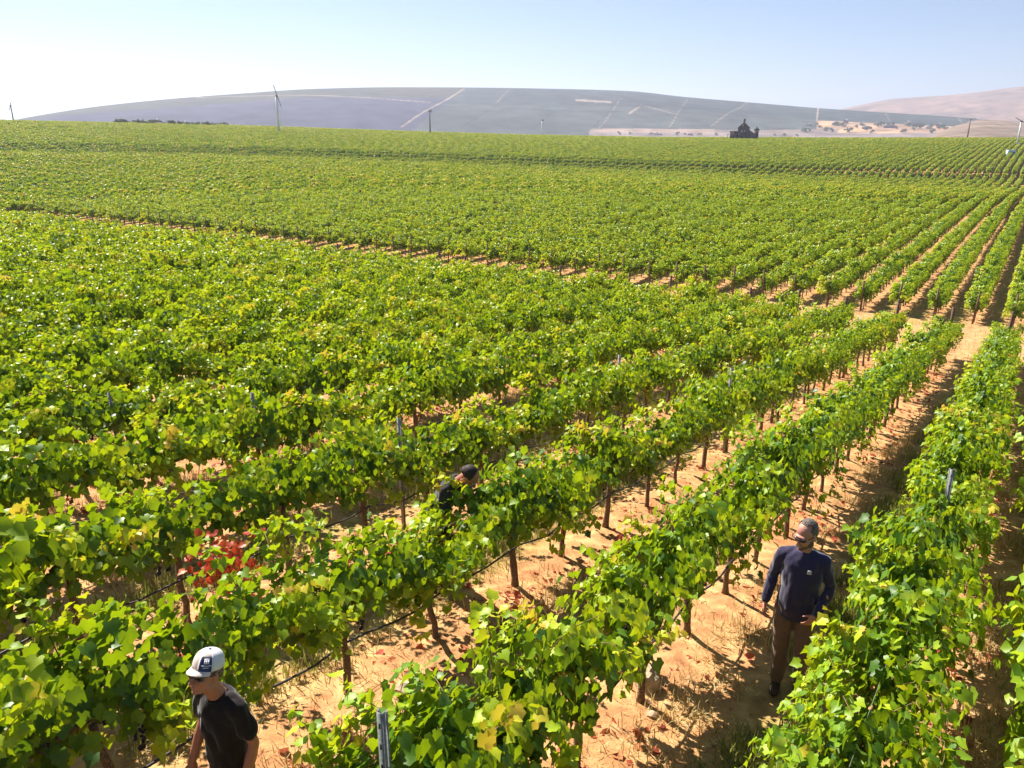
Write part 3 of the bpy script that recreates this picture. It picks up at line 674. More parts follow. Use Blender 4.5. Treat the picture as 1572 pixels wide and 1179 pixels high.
# damp dark soil under the drip line
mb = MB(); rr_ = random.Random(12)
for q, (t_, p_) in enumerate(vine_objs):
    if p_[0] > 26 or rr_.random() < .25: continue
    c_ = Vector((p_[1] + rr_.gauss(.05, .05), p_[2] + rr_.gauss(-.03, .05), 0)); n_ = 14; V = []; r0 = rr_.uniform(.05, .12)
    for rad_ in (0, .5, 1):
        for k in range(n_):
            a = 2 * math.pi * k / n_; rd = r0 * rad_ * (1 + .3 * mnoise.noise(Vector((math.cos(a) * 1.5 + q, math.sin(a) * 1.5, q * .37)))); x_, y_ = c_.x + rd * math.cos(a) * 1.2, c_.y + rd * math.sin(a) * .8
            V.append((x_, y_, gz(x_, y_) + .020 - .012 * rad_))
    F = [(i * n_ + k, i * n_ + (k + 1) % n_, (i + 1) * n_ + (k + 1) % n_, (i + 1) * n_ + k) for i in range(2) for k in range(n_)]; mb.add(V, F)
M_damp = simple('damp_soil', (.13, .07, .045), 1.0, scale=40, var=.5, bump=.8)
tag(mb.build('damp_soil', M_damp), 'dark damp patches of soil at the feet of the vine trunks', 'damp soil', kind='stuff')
# twigs under the vines
mb = MB(); rr_ = random.Random(4)
for q in range(520):
    k = rr_.randint(-2, 5); v = rr_.uniform(0, 20); u = U0 - DU * k + rr_.gauss(0, .25); a = rr_.uniform(0, 6.28); L = rr_.uniform(.08, .3); p = Vector((*uv2xy(u, v), 0)); p.z = gz(p.x, p.y) + .012
    mb.tube([p, p + Vector((math.cos(a) * L * .5, math.sin(a) * L * .5, rr_.uniform(.0, .03))), p + Vector((math.cos(a + .3) * L, math.sin(a + .3) * L, .0))], .0035, 3, caps=False)
tag(mb.build('twigs', M_cane), 'dry cane prunings on the ground', 'twigs', kind='stuff')

# ------------------------------------------------------------------ people
def ell_prim(c, r, rot=None, M=None):
    bm = bmesh.new(); bmesh.ops.create_icosphere(bm, subdivisions=3, radius=1); V = []
    for v in bm.verts:
        p = Vector((v.co.x * r[0], v.co.y * r[1], v.co.z * r[2]));
        if rot is not None: p = rot @ p
        p += Vector(c); V.append(M @ p if M is not None else p)
    F = [[v.index for v in f.verts] for f in bm.faces]; bm.free(); return V, F
def cap_prim(p0, p1, r0, r1, M=None, n=14):
    p0, p1 = Vector(p0), Vector(p1)
    if M is not None: p0, p1 = M @ p0, M @ p1
    d = (p1 - p0); L = d.length; q = d.to_track_quat('Z', 'Y'); V = []; F = []; rings = []
    for k in range(1, 5): a = math.pi / 2 * (1 - k / 4); rings.append((-r0 * math.sin(a), r0 * math.cos(a)))
    for k in range(0, 4): a = math.pi / 2 * k / 4; rings.append((L + r1 * math.sin(a), r1 * math.cos(a)))
    V.append(p0 + q @ Vector((0, 0, -r0)))
    for z, r in rings:
        for k in range(n): t = 2 * math.pi * k / n; V.append(p0 + q @ Vector((r * math.cos(t), r * math.sin(t), z)))
    V.append(p0 + q @ Vector((0, 0, L + r1))); m_ = len(V) - 1
    for k in range(n): F.append([0, 1 + (k + 1) % n, 1 + k]); F.append([m_, 1 + 7 * n + k, 1 + 7 * n + (k + 1) % n])
    for i in range(7):
        for k in range(n): k2 = (k + 1) % n; F.append([1 + i * n + k, 1 + i * n + k2, 1 + (i + 1) * n + k2, 1 + (i + 1) * n + k])
    return V, F
def sculpt(name, prims, voxel, mat, parent=None, smooth=2, wrinkle=0.0, wscale=9, seed=0, cut=None):
    V = []; F = []
    for v, f in prims: n = len(V); V += v; F += [[i + n for i in q] for q in f]
    me = bpy.data.meshes.new(name); me.from_pydata([tuple(v) for v in V], [], F)
    o = bpy.data.objects.new(name, me); COL.objects.link(o)
    m1 = o.modifiers.new('r', 'REMESH'); m1.mode = 'VOXEL'; m1.voxel_size = voxel; m2 = o.modifiers.new('s', 'SMOOTH'); m2.iterations = smooth; m2.factor = .5
    dg = bpy.context.evaluated_depsgraph_get(); me2 = bpy.data.meshes.new_from_object(o.evaluated_get(dg), depsgraph=dg); bpy.data.objects.remove(o); bpy.data.meshes.remove(me)
    me2.name = name
    if wrinkle or cut:
        bm = bmesh.new(); bm.from_mesh(me2); bm.normal_update()
        if cut: bmesh.ops.delete(bm, geom=[v for v in bm.verts if cut(v.co)], context='VERTS')
        if wrinkle:
            for v in bm.verts:
                q = Vector((v.co.x * wscale, v.co.y * wscale, v.co.z * wscale * .55 + 3 * v.co.x)) + Vector((seed, 0, 0))
                w = abs(mnoise.noise(q)) * 1.6 - .35 + .4 * mnoise.noise(q * 2.3); v.co += v.normal * w * wrinkle
        bm.to_mesh(me2); bm.free()
    me2.polygons.foreach_set('use_smooth', np.ones(len(me2.polygons), dtype=bool)); me2.materials.clear(); me2.materials.append(mat)
    return mobj(name, me2, parent)
def skin_mat(name, col, lip):
    m, nt, out = new_mat(name); tc = N(nt, 'ShaderNodeTexCoord'); a = noise(nt, tc.outputs['Object'], 9, 4); b_ = noise(nt, tc.outputs['Object'], 120, 3)
    c = mixc(nt, mathn(nt, 'MULTIPLY', a, .7), col, lip); c = mixc(nt, mathn(nt, 'MULTIPLY', b_, .25), c, tuple(k * .6 for k in col))
    b = N(nt, 'ShaderNodeBsdfPrincipled', i_Roughness=.5); b.inputs['Subsurface Weight'].default_value = .12; b.inputs['Subsurface Radius'].default_value = (.01, .004, .002); b.inputs['Subsurface Scale'].default_value = 1
    nt.links.new(c, b.inputs['Base Color']); nt.links.new(b.outputs[0], out.inputs[0]); return m
def cloth_mat(name, col, sheen=.35, fleck=.5, scale=260):
    m, nt, out = new_mat(name); tc = N(nt, 'ShaderNodeTexCoord'); a = noise(nt, tc.outputs['Object'], scale, 3); l = noise(nt, tc.outputs['Object'], 6, 4)
    c = ramp(nt, a, [(.35, tuple(k * (1 - fleck) for k in col)), (.62, tuple(k * (1 + fleck) for k in col))]); c = mixc(nt, mathn(nt, 'MULTIPLY', l, .3), c, tuple(k * .6 for k in col))
    b = N(nt, 'ShaderNodeBsdfPrincipled', i_Roughness=.85); b.inputs['Sheen Weight'].default_value = sheen; b.inputs['Sheen Roughness'].default_value = .4; b.inputs['Specular IOR Level'].default_value = .2
    nt.links.new(c, b.inputs['Base Color']); bp = N(nt, 'ShaderNodeBump', i_Strength=.25, i_Distance=.003); nt.links.new(a, bp.inputs['Height']); nt.links.new(bp.outputs[0], b.inputs['Normal']); nt.links.new(b.outputs[0], out.inputs[0]); return m
def hand_prims(w, d, n, side, curl=.45, s=1.0):
    """w wrist, d direction of the hand, n palm normal (fingers curl towards it), side +1/-1: where the thumb leaves"""
    d = Vector(d).normalized(); n = Vector(n); n = (n - n.dot(d) * d).normalized(); t = d.cross(n) * side; w = Vector(w); P = []
    rot = Matrix((t, d, n)).transposed()
    P.append(ell_prim(w + d * .05 * s, (.042 * s, .055 * s, .017 * s), rot)); P.append(cap_prim(w - d * .02, w + d * .03 * s, .027 * s, .026 * s))
    for i, (off, L) in enumerate(((.031, .072), (.0105, .082), (-.0105, .077), (-.031, .060))):
        p = w + d * (.092 - .004 * abs(i - 1)) * s + t * off * s; q = d.copy(); ax = t; a = curl * (1 + .15 * i)
        for j, fr in enumerate((.45, .32, .25)):
            q = (q * math.cos(a * (.5 if j == 0 else 1)) + n * math.sin(a * (.5 if j == 0 else 1))).normalized(); q2 = p + q * L * fr * s; P.append(cap_prim(p - (q * .01 if j == 0 else q * 0), q2, (.0086 - j * .0008) * s, (.0079 - j * .0008) * s, n=8)); p = q2
            n = (n - n.dot(q) * q).normalized() if j < 2 and abs(n.dot(q)) < .95 else n
        n = Vector(rot.col[2])
    p = w + d * .03 * s + t * .032 * s; q = (d * .6 + t * .75 + n * .35).normalized()
    P.append(cap_prim(p, p + q * .04 * s, .014 * s, .011 * s, n=8)); p2 = p + q * .04 * s; q = (d * .85 + t * .35 + n * .4).normalized(); P.append(cap_prim(p2, p2 + q * .034 * s, .0105 * s, .008 * s, n=8)); return P
def head_prims(M):
    E = lambda c, r, rot=None: ell_prim(c, r, rot, M)
    P = [E((0, -.015, .035), (.075, .097, .087)), E((0, .025, -.02), (.062, .072, .090)), E((0, .042, -.078), (.047, .045, .034)), E((0, .077, -.095), (.021, .017, .017)),
         E((0, .080, .030), (.052, .020, .013)), cap_prim((0, .094, .012), (0, .121, -.026), .009, .0125, M, 10), E((.012, .107, -.030), (.009, .010, .008)), E((-.012, .107, -.030), (.009, .010, .008)),
         E((0, .094, -.056), (.024, .010, .006)), E((0, .092, -.066), (.021, .010, .007)), E((0, .085, -.045), (.025, .014, .012))]
    for s in (-1, 1):
        P += [E((s * .040, .066, -.022), (.024, .026, .022)), E((s * .077, -.008, -.008), (.009, .020, .031), Matrix.Rotation(s * .25, 3, 'Z')), E((s * .052, .01, -.068), (.018, .035, .03))]
    return P
M_lens = simple('dark_lens', (.01, .01, .012), .08, spec=.8, var=0)
M_black = simple('black_plastic', (.012, .012, .014), .35, spec=.5, var=0)
M_eye = simple('eye_white', (.7, .68, .65), .3, var=0)
def sunglasses(parent, M, wrap=.014):
    root = None; mb = MB()
    def arc(x): return .106 - wrap * (x / .06)**2 * 1.3
    mb.tube([M @ Vector((x, arc(x) + .004, .022)) for x in np.linspace(-.066, .066, 13)], .0042, 6)
    for s in (-1, 1): mb.tube([M @ Vector((s * .066, arc(.066), .022)), M @ Vector((s * .078, .04, .018)), M @ Vector((s * .080, -.02, .010)), M @ Vector((s * .078, -.03, -.004))], .0036, 6)
    mb.tube([M @ Vector((-.010, arc(.01) + .006, .012)), M @ Vector((.010, arc(.01) + .006, .012))], .0035, 6)
    root = mb.build('sunglasses', M_black, parent, True)
    for s in (-1, 1):
        V = []; F = []; nx, nz_ = 9, 6
        for lay in (0, 1):
            for i in range(nx):
                for j in range(nz_):
                    fx = i / (nx - 1); fz = j / (nz_ - 1); x = s * (.009 + .056 * fx); hgt = .036 * (1 - .25 * fx) * (1 - .35 * max(0, .25 - fx) * 4 * .6); z = .022 - hgt * fz * (1 - .5 * (abs(fx - .5) * 2)**3 * fz)
                    V.append(M @ Vector((x, arc(x) + .003 - .01 * fz**2 - lay * .003 + .002, z)))
        o = nx * nz_
        for i in range(nx - 1):
            for j in range(nz_ - 1):
                a = i * nz_ + j; F.append((a, a + 1, a + nz_ + 1, a + nz_)); F.append((o + a, o + a + nz_, o + a + nz_ + 1, o + a + 1))
        for i in range(nx - 1):
            for j in (0, nz_ - 1): a = i * nz_ + j; F.append((a, a + nz_, o + a + nz_, o + a))
        for j in range(nz_ - 1):
            for i in (0, nx - 1): a = i * nz_ + j; F.append((a, a + 1, o + a + 1, o + a))
        mb = MB(); mb.add(V, F); mb.build('lens', M_lens, root, True)
def eyes(parent, M):
    for s in (-1, 1): v, f = ell_prim((s * .031, .083, .008), (.012, .012, .012), None, M); mb = MB(); mb.add(v, f); mb.build('eye', M_eye, parent, True)
def legs(P, hips, knees, ankles, r):
    for h, k, a in zip(hips, knees, ankles): P += [cap_prim(h, k, r[0], r[1]), cap_prim(k, a, r[1], r[2])]
def feet(parent, ankles, mat, yaw=0):
    for a in ankles:
        a = Vector(a); P = [ell_prim(a + Vector((0, .075, -.055)), (.048, .14, .04)), ell_prim(a + Vector((0, -.01, -.045)), (.042, .06, .045)), cap_prim(a + Vector((0, 0, -.03)), a + Vector((0, 0, .06)), .048, .052)]
        sculpt('boot', P, .009, mat, parent)

def person(loc, face, label, J, skin, shirt, pants, long_sleeve, build=1.0, belly=0.0):
    t = empty('person', loc, math.atan2(-face[0], face[1]), label=label, cat='person')
    B = build; V3 = Vector
    lean = J.get('lean', 0); SP = Matrix.Translation(V3((0, 0, .95))) @ Matrix.Rotation(-lean, 4, 'X') @ Matrix.Translation(V3((0, 0, -.95)))   # spine bend
    HM = SP @ Matrix.Translation(V3(J['head'])) @ Matrix.Rotation(J['yaw'], 4, 'Z') @ Matrix.Rotation(-J['pitch'], 4, 'X') @ Matrix.Scale(J.get('hs', 1.07), 4)
    sh = [SP @ V3((.178 * B, -.012, 1.44)), SP @ V3((-.178 * B, -.012, 1.44))]
    el = [V3(J['elbow'][0]), V3(J['elbow'][1])]; wr = [V3(J['wrist'][0]), V3(J['wrist'][1])]
    nk = SP @ V3((0, -.01, 1.46)); hn = HM @ V3((0, -.015, -.05))
    def torso(g, lo=.86):
        S = [(lo, .150, .108, 0, .5), (.97, .160, .112, 0, .8), (1.08, .152, .108, 0, 1), (1.19, .152, .108, 0, .8), (1.30, .168, .112, 0, .25), (1.40, .176, .108, -.004, 0), (1.46, .160, .092, -.012, 0), (1.50, .105, .074, -.016, 0), (1.525, .062, .058, -.016, 0)]
        V = []; F = []; n = 28
        for z, rx, ry, oy, bl in S:
            for k in range(n):
                t_ = 2 * math.pi * k / n; V.append(SP @ V3(((rx * B + g) * math.cos(t_), oy + (ry * B + g) * math.sin(t_) + belly * bl * max(0, math.sin(t_)), z)))
        for i in range(len(S) - 1):
            for k in range(n): F.append([i * n + k, i * n + (k + 1) % n, (i + 1) * n + (k + 1) % n, (i + 1) * n + k])
        F.append([k for k in range(n)][::-1]); F.append([(len(S) - 1) * n + k for k in range(n)])
        return [(V, F), cap_prim((.09, -.015, 1.465), (.165 * B, -.015, 1.445), .05 + g, .052 + g, SP), cap_prim((-.09, -.015, 1.465), (-.165 * B, -.015, 1.445), .05 + g, .052 + g, SP)]
    BP = torso(-.012) + [cap_prim(nk, hn, .062 * B**.5, .056 * B**.5)] + head_prims(HM)
    for i, s in enumerate((1, -1)):
        BP += [cap_prim(sh[i], el[i], .05 * B, .038 * B), cap_prim(el[i], el[i].lerp(wr[i], .35), .038 * B, .042 * B), cap_prim(el[i].lerp(wr[i], .3), wr[i], .042 * B, .026)]
        hd, hn_ = J['hand'][i]; BP += hand_prims(wr[i], hd, hn_, J['thumb'][i], J.get('curl', .5))
    legs(BP, J['hip'], J['knee'], J['ankle'], (.085, .055, .04))
    body = sculpt('body', BP, .0052, skin, t, smooth=2)
    SPm = torso(.016, J.get('hemz', .84))
    for i in range(2):
        if long_sleeve: SPm += [cap_prim(sh[i], el[i], .063 * B, .052 * B), cap_prim(el[i], el[i].lerp(wr[i], .93), .052 * B, .041)]
        else: SPm += [cap_prim(sh[i], sh[i].lerp(el[i], .62), .066 * B, .072 * B)]
    shirt_o = sculpt('shirt', SPm, .0085, shirt, t, smooth=4, wrinkle=.015, wscale=9, seed=loc[0])
    PP = [ell_prim((0, -.01, .93), (.155 * B, .115 * B, .12))]; legs(PP, J['hip'], J['knee'], [Vector(a) + Vector((0, 0, .02)) for a in J['ankle']], (.098 * B, .078, .066)); sculpt('trousers', PP, .010, pants, t, smooth=4, wrinkle=.012, wscale=10, seed=9)
    nb = [cap_prim(SP @ V3((math.cos(a) * .068 * B**.5, .005 + math.sin(a) * .062, 1.513 - .018 * math.sin(a))), SP @ V3((math.cos(a + .4) * .068 * B**.5, .005 + math.sin(a + .4) * .062, 1.513 - .018 * math.sin(a + .4))), .008, .008, n=8) for a in np.arange(0, 6.28, .4)]
    sculpt('collar', nb, .004, shirt, t)
    feet(t, J['ankle'], M_boot); eyes(t, HM)
    return t, HM, SP
M_boot = simple('boot_leather', (.06, .035, .025), .7, scale=20)
SK1 = skin_mat('skin_tanned', (.46, .20, .12), (.40, .12, .08)); SK2 = skin_mat('skin_fair', (.50, .24, .16), (.46, .15, .11))
NAVY = cloth_mat('navy_knit', (.034, .028, .068), .6); BLACK = cloth_mat('black_knit', (.017, .012, .012), .25); KHAKI = cloth_mat('brown_canvas', (.17, .11, .075), .3, .25, 180); DARKJ = cloth_mat('dark_trousers', (.035, .03, .035), .2, .3)
GREYB = cloth_mat('charcoal_knit', (.035, .03, .04), .5)
# the man in the navy shirt
mx, my = 2.66, 6.30
mt2, HM2, SP2 = person((mx, my, gz(mx, my)), (-.45, -.9), 'bearded man in navy long-sleeved shirt, sunglasses and brown trousers walking between rows',
    dict(head=(0, .035, 1.695), yaw=-.5, pitch=.24, elbow=((.245, -.05, 1.18), (-.262, -.04, 1.18)), wrist=((.28, .04, .93), (-.18, .17, .985)),
         hand=(((.0, .15, -1), (-1, .2, 0)), ((.55, .35, -.75), (.5, -.6, 0))), thumb=(1, -1), hip=((.088, 0, .90), (-.088, 0, .90)), knee=((.10, .03, .50), (-.10, .10, .50)), ankle=((.10, -.01, .09), (-.10, -.10, .11))),
    SK2, NAVY, KHAKI, True, 1.02, .04)
eyes(mt2, HM2) if False else None
sunglasses(mt2, HM2)
M_hair = simple('greying_hair', (.085, .06, .045), .75, scale=90, var=.7, bump=.6, col2=(.24, .20, .17)); M_beard = simple('short_beard', (.12, .075, .055), .85, scale=150, var=.6, bump=.6)
HP = [ell_prim((0, -.030, .043), (.080, .094, .092), None, HM2), ell_prim((0, -.07, .0), (.066, .052, .06), None, HM2)]
def cuth(co):
    q = HM2.inverted() @ co; top = .012 + max(0, q.y + .01) * 1.25 if q.y > -.01 else -.05
    return q.z < top - (.02 if abs(q.x) > .06 and q.y < .03 else 0) or (q.y > .022 and abs(q.x) < .085 and q.z < .118) or (q.y > -.02 and q.z < .118 and .030 < abs(q.x) < .062 and q.z > .085)
sculpt('hair', HP, .0045, M_hair, mt2, wrinkle=.003, wscale=60, cut=cuth)
BP_ = [ell_prim((0, .043, -.080), (.0505, .0485, .036), None, HM2), ell_prim((0, .078, -.097), (.025, .020, .019), None, HM2), ell_prim((.052, .012, -.066), (.021, .036, .036), None, HM2), ell_prim((-.052, .012, -.066), (.021, .036, .036), None, HM2), ell_prim((0, .0915, -.046), (.028, .012, .008), None, HM2)]
def cutb(co):
    q = HM2.inverted() @ co; return q.y < -.01 or q.z > -.036 or (abs(q.x) < .024 and -.075 < q.z < -.050 and q.y > .08)
sculpt('beard', BP_, .004, M_beard, mt2, wrinkle=.003, wscale=80, cut=cutb)
# small white chest label with its mark
M_white = simple('white_label', (.75, .74, .78), .7, var=.03); M_mark = simple('label_mark', (.12, .10, .16), .8, var=0)
def on_body(o_, x, z, ydir=1):   # front surface of the shirt at local x,z
    me = o_.data; co = np.empty(len(me.vertices) * 3, np.float32); me.vertices.foreach_get('co', co); co = co.reshape(-1, 3); d = (co[:, 0] - x)**2 + (co[:, 2] - z)**2 + (co[:, 1] < .02) * 9; i = int(np.argmin(d)); return Vector(co[i].tolist()), Vector(me.vertices[i].normal)
sh2 = [c for c in mt2.children if c.name.startswith('shirt')][0]
pc, pn = on_body(sh2, -.075, 1.375)
qm = Matrix.Translation(pc + pn * .004) @ Vector((pn.x * .5, pn.y, pn.z * .6)).to_track_quat('Z', 'Y').to_matrix().to_4x4()
def mbM(fn): mb = MB(); fn(mb); mb.V = [tuple(qm @ Vector(v)) for v in mb.V]; return mb
patch = mbM(lambda mb: mb.box((0, 0, 0), (.036, .038, .003))).build('chest_patch', M_white, mt2)
def cmark(mb):
    mb.tube([(.009 * math.cos(a), .009 * math.sin(a), .0025) for a in np.arange(.8, 5.6, .4)], .0022, 5); mb.tube([(-.004, -.004, .0025), (.004, .0045, .0025)], .0018, 5)
mbM(cmark).build('curled_mark', M_mark, patch)

# the man in the cap
a1 = R(30); cx1, cy1 = px_uv(330, 1190, 1.0)
cu, cv = -3.42, 2.10; mx, my = uv2xy(cu, cv); A1_, A2_ = px_uv(308, 993, 1.80), px_uv(313, 1001, 1.88); mx += .05 + A1_[0] - A2_[0]; my += .03 + A1_[1] - A2_[1]
mt1, HM1, SP1 = person((mx, my, gz(mx, my)), (-math.sin(a1), -math.cos(a1)), 'man in a black T-shirt, sunglasses and a sunlit-cream, navy and white cap',
    dict(hs=.97, head=(0, .05, 1.70), yaw=.06, pitch=-.34, lean=.05, elbow=((.215, .0, 1.20), (-.222, -.02, 1.19)), wrist=((.225, .12, .95), (-.22, .10, .93)),
         hand=(((.0, .2, -1), (-1, .2, 0)), ((0, .2, -1), (1, .2, 0))), thumb=(1, -1), hip=((.085, 0, .90), (-.085, 0, .90)), knee=((.09, .10, .50), (-.09, .0, .50)), ankle=((.09, .0, .09), (-.09, -.22, .14)), curl=.6),
    SK1, BLACK, DARKJ, False, .88, .01)
mt1.scale = (.95, .95, .95); sunglasses(mt1, HM1, .010)
HP = [ell_prim((0, -.022, .030), (.0785, .0945, .085), None, HM1), ell_prim((0, -.07, -.005), (.064, .045, .05), None, HM1)]
def cuth1(co): q = HM1.inverted() @ co; return q.z < (-.04 if q.y < -.03 else .0) or q.y > .035
sculpt('hair', HP, .005, M_hair, mt1, wrinkle=.003, wscale=80, cut=cuth1)
M_cream = simple('sunlit_cream_cotton', (.62, .52, .46), .85, scale=200, var=.1); M_navyc = simple('navy_cotton', (.03, .045, .12), .85, scale=200, var=.2); M_mesh = simple('white_mesh', (.72, .73, .80), .8, scale=400, var=.15, bump=.6)  # the cream keeps the cap's sunlit look in the cloth colour
def dome(a0, a1_, off=0.0, z0=0.0, z1=1.0, na=10, nz_=8, thick=.003):
    """a strip of the cap crown between two headings (0 = front, positive = his left)"""
    V = []; F = []
    for lay in (0, 1):
        for i in range(na + 1):
            for j in range(nz_ + 1):
                a = a0 + (a1_ - a0) * i / na; e = (z0 + (z1 - z0) * j / nz_) * math.pi / 2; r = math.cos(e)**.62; k = 1 + off - lay * thick / .09
                V.append(HM1 @ Vector((-math.sin(a) * r * .088 * k, -.012 + math.cos(a) * r * .106 * k, .046 + .108 * math.sin(e) * k)))
    o = (na + 1) * (nz_ + 1)
    for i in range(na):
        for j in range(nz_):
            a = i * (nz_ + 1) + j; q = (a, a + nz_ + 1, a + nz_ + 2, a + 1); F.append(q); F.append(tuple(o + x for x in reversed(q)))
    for i in range(na): a = i * (nz_ + 1); F.append((a, o + a, o + a + nz_ + 1, a + nz_ + 1))
    for j in range(nz_):
        for i in (0, na): a = i * (nz_ + 1) + j; F.append((a, a + 1, o + a + 1, o + a))
    mb = MB(); mb.add(V, F); return mb
cap = dome(R(-75), R(14)).build('cap', M_cream, mt1, True)
dome(R(14.5), R(62), z1=.56).build('side_panel', M_navyc, cap, True); dome(R(14.5), R(62), z0=.565).build('upper_panel', M_cream, cap, True); dome(R(62.5), R(284.5), na=28).build('mesh_back', M_mesh, cap, True)
V = []; F = []; nb_, nr_ = 20, 8
for lay in (0, 1):
    for i in range(nb_ + 1):
        for j in range(nr_ + 1):
            a = R(-62) + R(124) * i / nb_; f = j / nr_; rr0 = 1 + f * .46 * math.cos(a * 1.05)**.7
            V.append(HM1 @ Vector((math.sin(a) * .087 * (1 + f * .12 * math.cos(a)), -.012 + math.cos(a) * .104 * rr0, .052 - .016 * f - .42 * (math.sin(a) * .087)**2 * 9 * (.3 + .7 * f) * .5 - lay * .004)))
o_ = (nb_ + 1) * (nr_ + 1)
for i in range(nb_):
    for j in range(nr_): a = i * (nr_ + 1) + j; q = (a, a + 1, a + nr_ + 2, a + nr_ + 1); F.append(q); F.append(tuple(o_ + x for x in reversed(q)))
    a = i * (nr_ + 1) + nr_; F.append((a, o_ + a, o_ + a + nr_ + 1, a + nr_ + 1))
mb = MB(); mb.add(V, F); mb.build('brim', M_cream, cap, True)
mb = MB(); v, f = ell_prim((0, -.012, .155), (.009, .009, .005), None, HM1); mb.add(v, f); mb.build('button', M_navyc, cap, True)
# cap badge: a small white building mark over two lines of fine lettering
def dome_pt(a, e, k=1.03): r = math.cos(e)**.62; return HM1 @ Vector((-math.sin(a) * r * .088 * k, -.012 + math.cos(a) * r * .106 * k, .046 + .108 * math.sin(e) * k))
def dome_quad(mb, a0, a1_, e0, e1, k=1.03):
    V = [dome_pt(a, e, kk) for kk in (k, k - .02) for a, e in ((a0, e0), (a1_, e0), (a1_, e1), (a0, e1))]; mb.add(V, [(0, 1, 2, 3), (7, 6, 5, 4), (0, 4, 5, 1), (1, 5, 6, 2), (2, 6, 7, 3), (3, 7, 4, 0)])
mb = MB()
for i in range(3): dome_quad(mb, R(33 + i * 7), R(38 + i * 7), R(27), R(40))
dome_quad(mb, R(31), R(54), R(41), R(45))
for i in range(9): dome_quad(mb, R(26 + i * 4), R(28.6 + i * 4), R(19), R(22.5))
for i in range(5): dome_quad(mb, R(32 + i * 4), R(34.6 + i * 4), R(13), R(16))
mb.build('badge', M_white, cap)

# the picker bent over behind the second row
pxx, pyy = uv2xy(U0 - DU - .80, 6.26); 
mt3, HM3, SP3 = person((pxx, pyy, gz(pxx, pyy)), (CT, -ST), 'worker in a dark T-shirt bent over, half hidden behind the vines at the centre',
    dict(head=(0, .05, 1.69), yaw=.2, pitch=.3, lean=.68, elbow=((.25, .36, 1.02), (-.29, .26, 1.00)), wrist=((.20, .62, 1.0), (-.30, .36, .76)),
         hand=(((0, 1, -.3), (-1, 0, -.3)), ((0, .5, -1), (1, 0, 0))), thumb=(1, -1), hip=((.085, 0, .88), (-.085, 0, .88)), knee=((.10, .10, .48), (-.10, .12, .48)), ankle=((.10, -.05, .09), (-.10, -.02, .09)), curl=.7),
    SK1, GREYB, DARKJ, False, 1.0, .0)
sculpt('hair', [ell_prim((0, -.022, .035), (.079, .095, .088), None, HM3), ell_prim((0, -.07, -.005), (.064, .05, .05), None, HM3)], .006, simple('dark_hair', (.03, .02, .015), .7), mt3, cut=lambda co: (HM3.inverted() @ co).z < -.01 + max(0, (HM3.inverted() @ co).y) * 1.1)

# ------------------------------------------------------------------ wind machines
M_twr = simple('painted_tower', (.70, .70, .74), .5, .2, scale=3, var=.12); M_gear = simple('gearbox', (.10, .03, .04), .6); M_blade = simple('blade', (.35, .33, .33), .5); M_eng = simple('engine_box', (.30, .28, .28), .6)
def wind_machine(px, py_top, hpx, label, blade_ang, turn, twr=None, H=10.7):
    rngz = H * F0 / hpx; a, b, c = px_ray(px, py_top); k = rngz / (b * math.cos(PR) - c * math.sin(PR)); x, y = a * k, b * k; zt = CAMZ + c * k
    zg = gz(x, y); t = empty('wind_machine', (x, y, zg), math.atan2(-x, y) + turn, label=label, cat='wind machine', group='frost fans over the vineyard'); Ht = zt - zg
    MB().tube([(0, 0, -.3), (0, 0, Ht * .5), (0, 0, Ht)], [.36 * H / 10, .30 * H / 10, .24 * H / 10], 12).build('tower', twr or M_twr, t, True)
    g = MB().box((0, -.2, Ht + .22), (.75, 1.3, .5)).build('gearbox', M_gear, t); e = MB().box((1.0, 0, .8), (1.6, 1.1, 1.6)).box((1.0, 0, 1.66), (1.7, 1.2, .12)).build('engine_housing', M_eng, t)
    hub = MB().tube([(0, -.85, Ht + .22), (0, -1.15, Ht + .22)], [.2, .14], 8).build('propeller_hub', M_gear, t)
    for s in (1, -1):
        ca, sa = math.sin(blade_ang) * s, math.cos(blade_ang) * s; V = []; F = []; n_ = 8
        for i in range(n_ + 1):
            f = i / n_; L = (.1 + 2.8 * f) * H / 10.7; w = .22 * H / 10.7 * (1 - .45 * f) ; tw = .5 - .4 * f
            for dw, dd in ((-w, 0), (0, .05 * (1 - f) + .015), (w, 0), (0, -.05 * (1 - f) - .015)):
                ox = dw * math.cos(tw); oy = dw * math.sin(tw) + dd; V.append((ca * L + sa * ox * s, -1.0 + oy, Ht + .22 + sa * L - ca * ox * s))
            if i: 
                for q in range(4): F.append(((i - 1) * 4 + q, (i - 1) * 4 + (q + 1) % 4, i * 4 + (q + 1) % 4, i * 4 + q))
        F.append((n_ * 4, n_ * 4 + 1, n_ * 4 + 2, n_ * 4 + 3)); mb = MB(); mb.add(V, F); mb.build('blade', M_blade, hub)
    return t
M_twd = simple('dark_tower', (.16, .09, .10), .6, scale=3)
wind_machine(424, 148, 62, 'tall grey wind machine standing in front of the ridge, left of centre', -.32, .5, None, 17.5)
wind_machine(16.5, 163, 30, 'dark wind machine on the skyline at the far left edge', .35, -.2, M_twd)
wind_machine(659.5, 171, 32, 'small wind machine on the crest below the diagonal hill track', 0.0, 1.45, M_twd)
wind_machine(832, 185, 24, 'tiniest wind machine on the crest, right of photo centre', .1, 1.5)
wind_machine(1490, 183, 28, 'slim wind machine on the crest near the right edge, blade held level', 1.5, .3, M_twd)
wind_machine(1568, 187, 41, 'thick pale wind machine cut by the right edge of the photo', -1.05, .2)

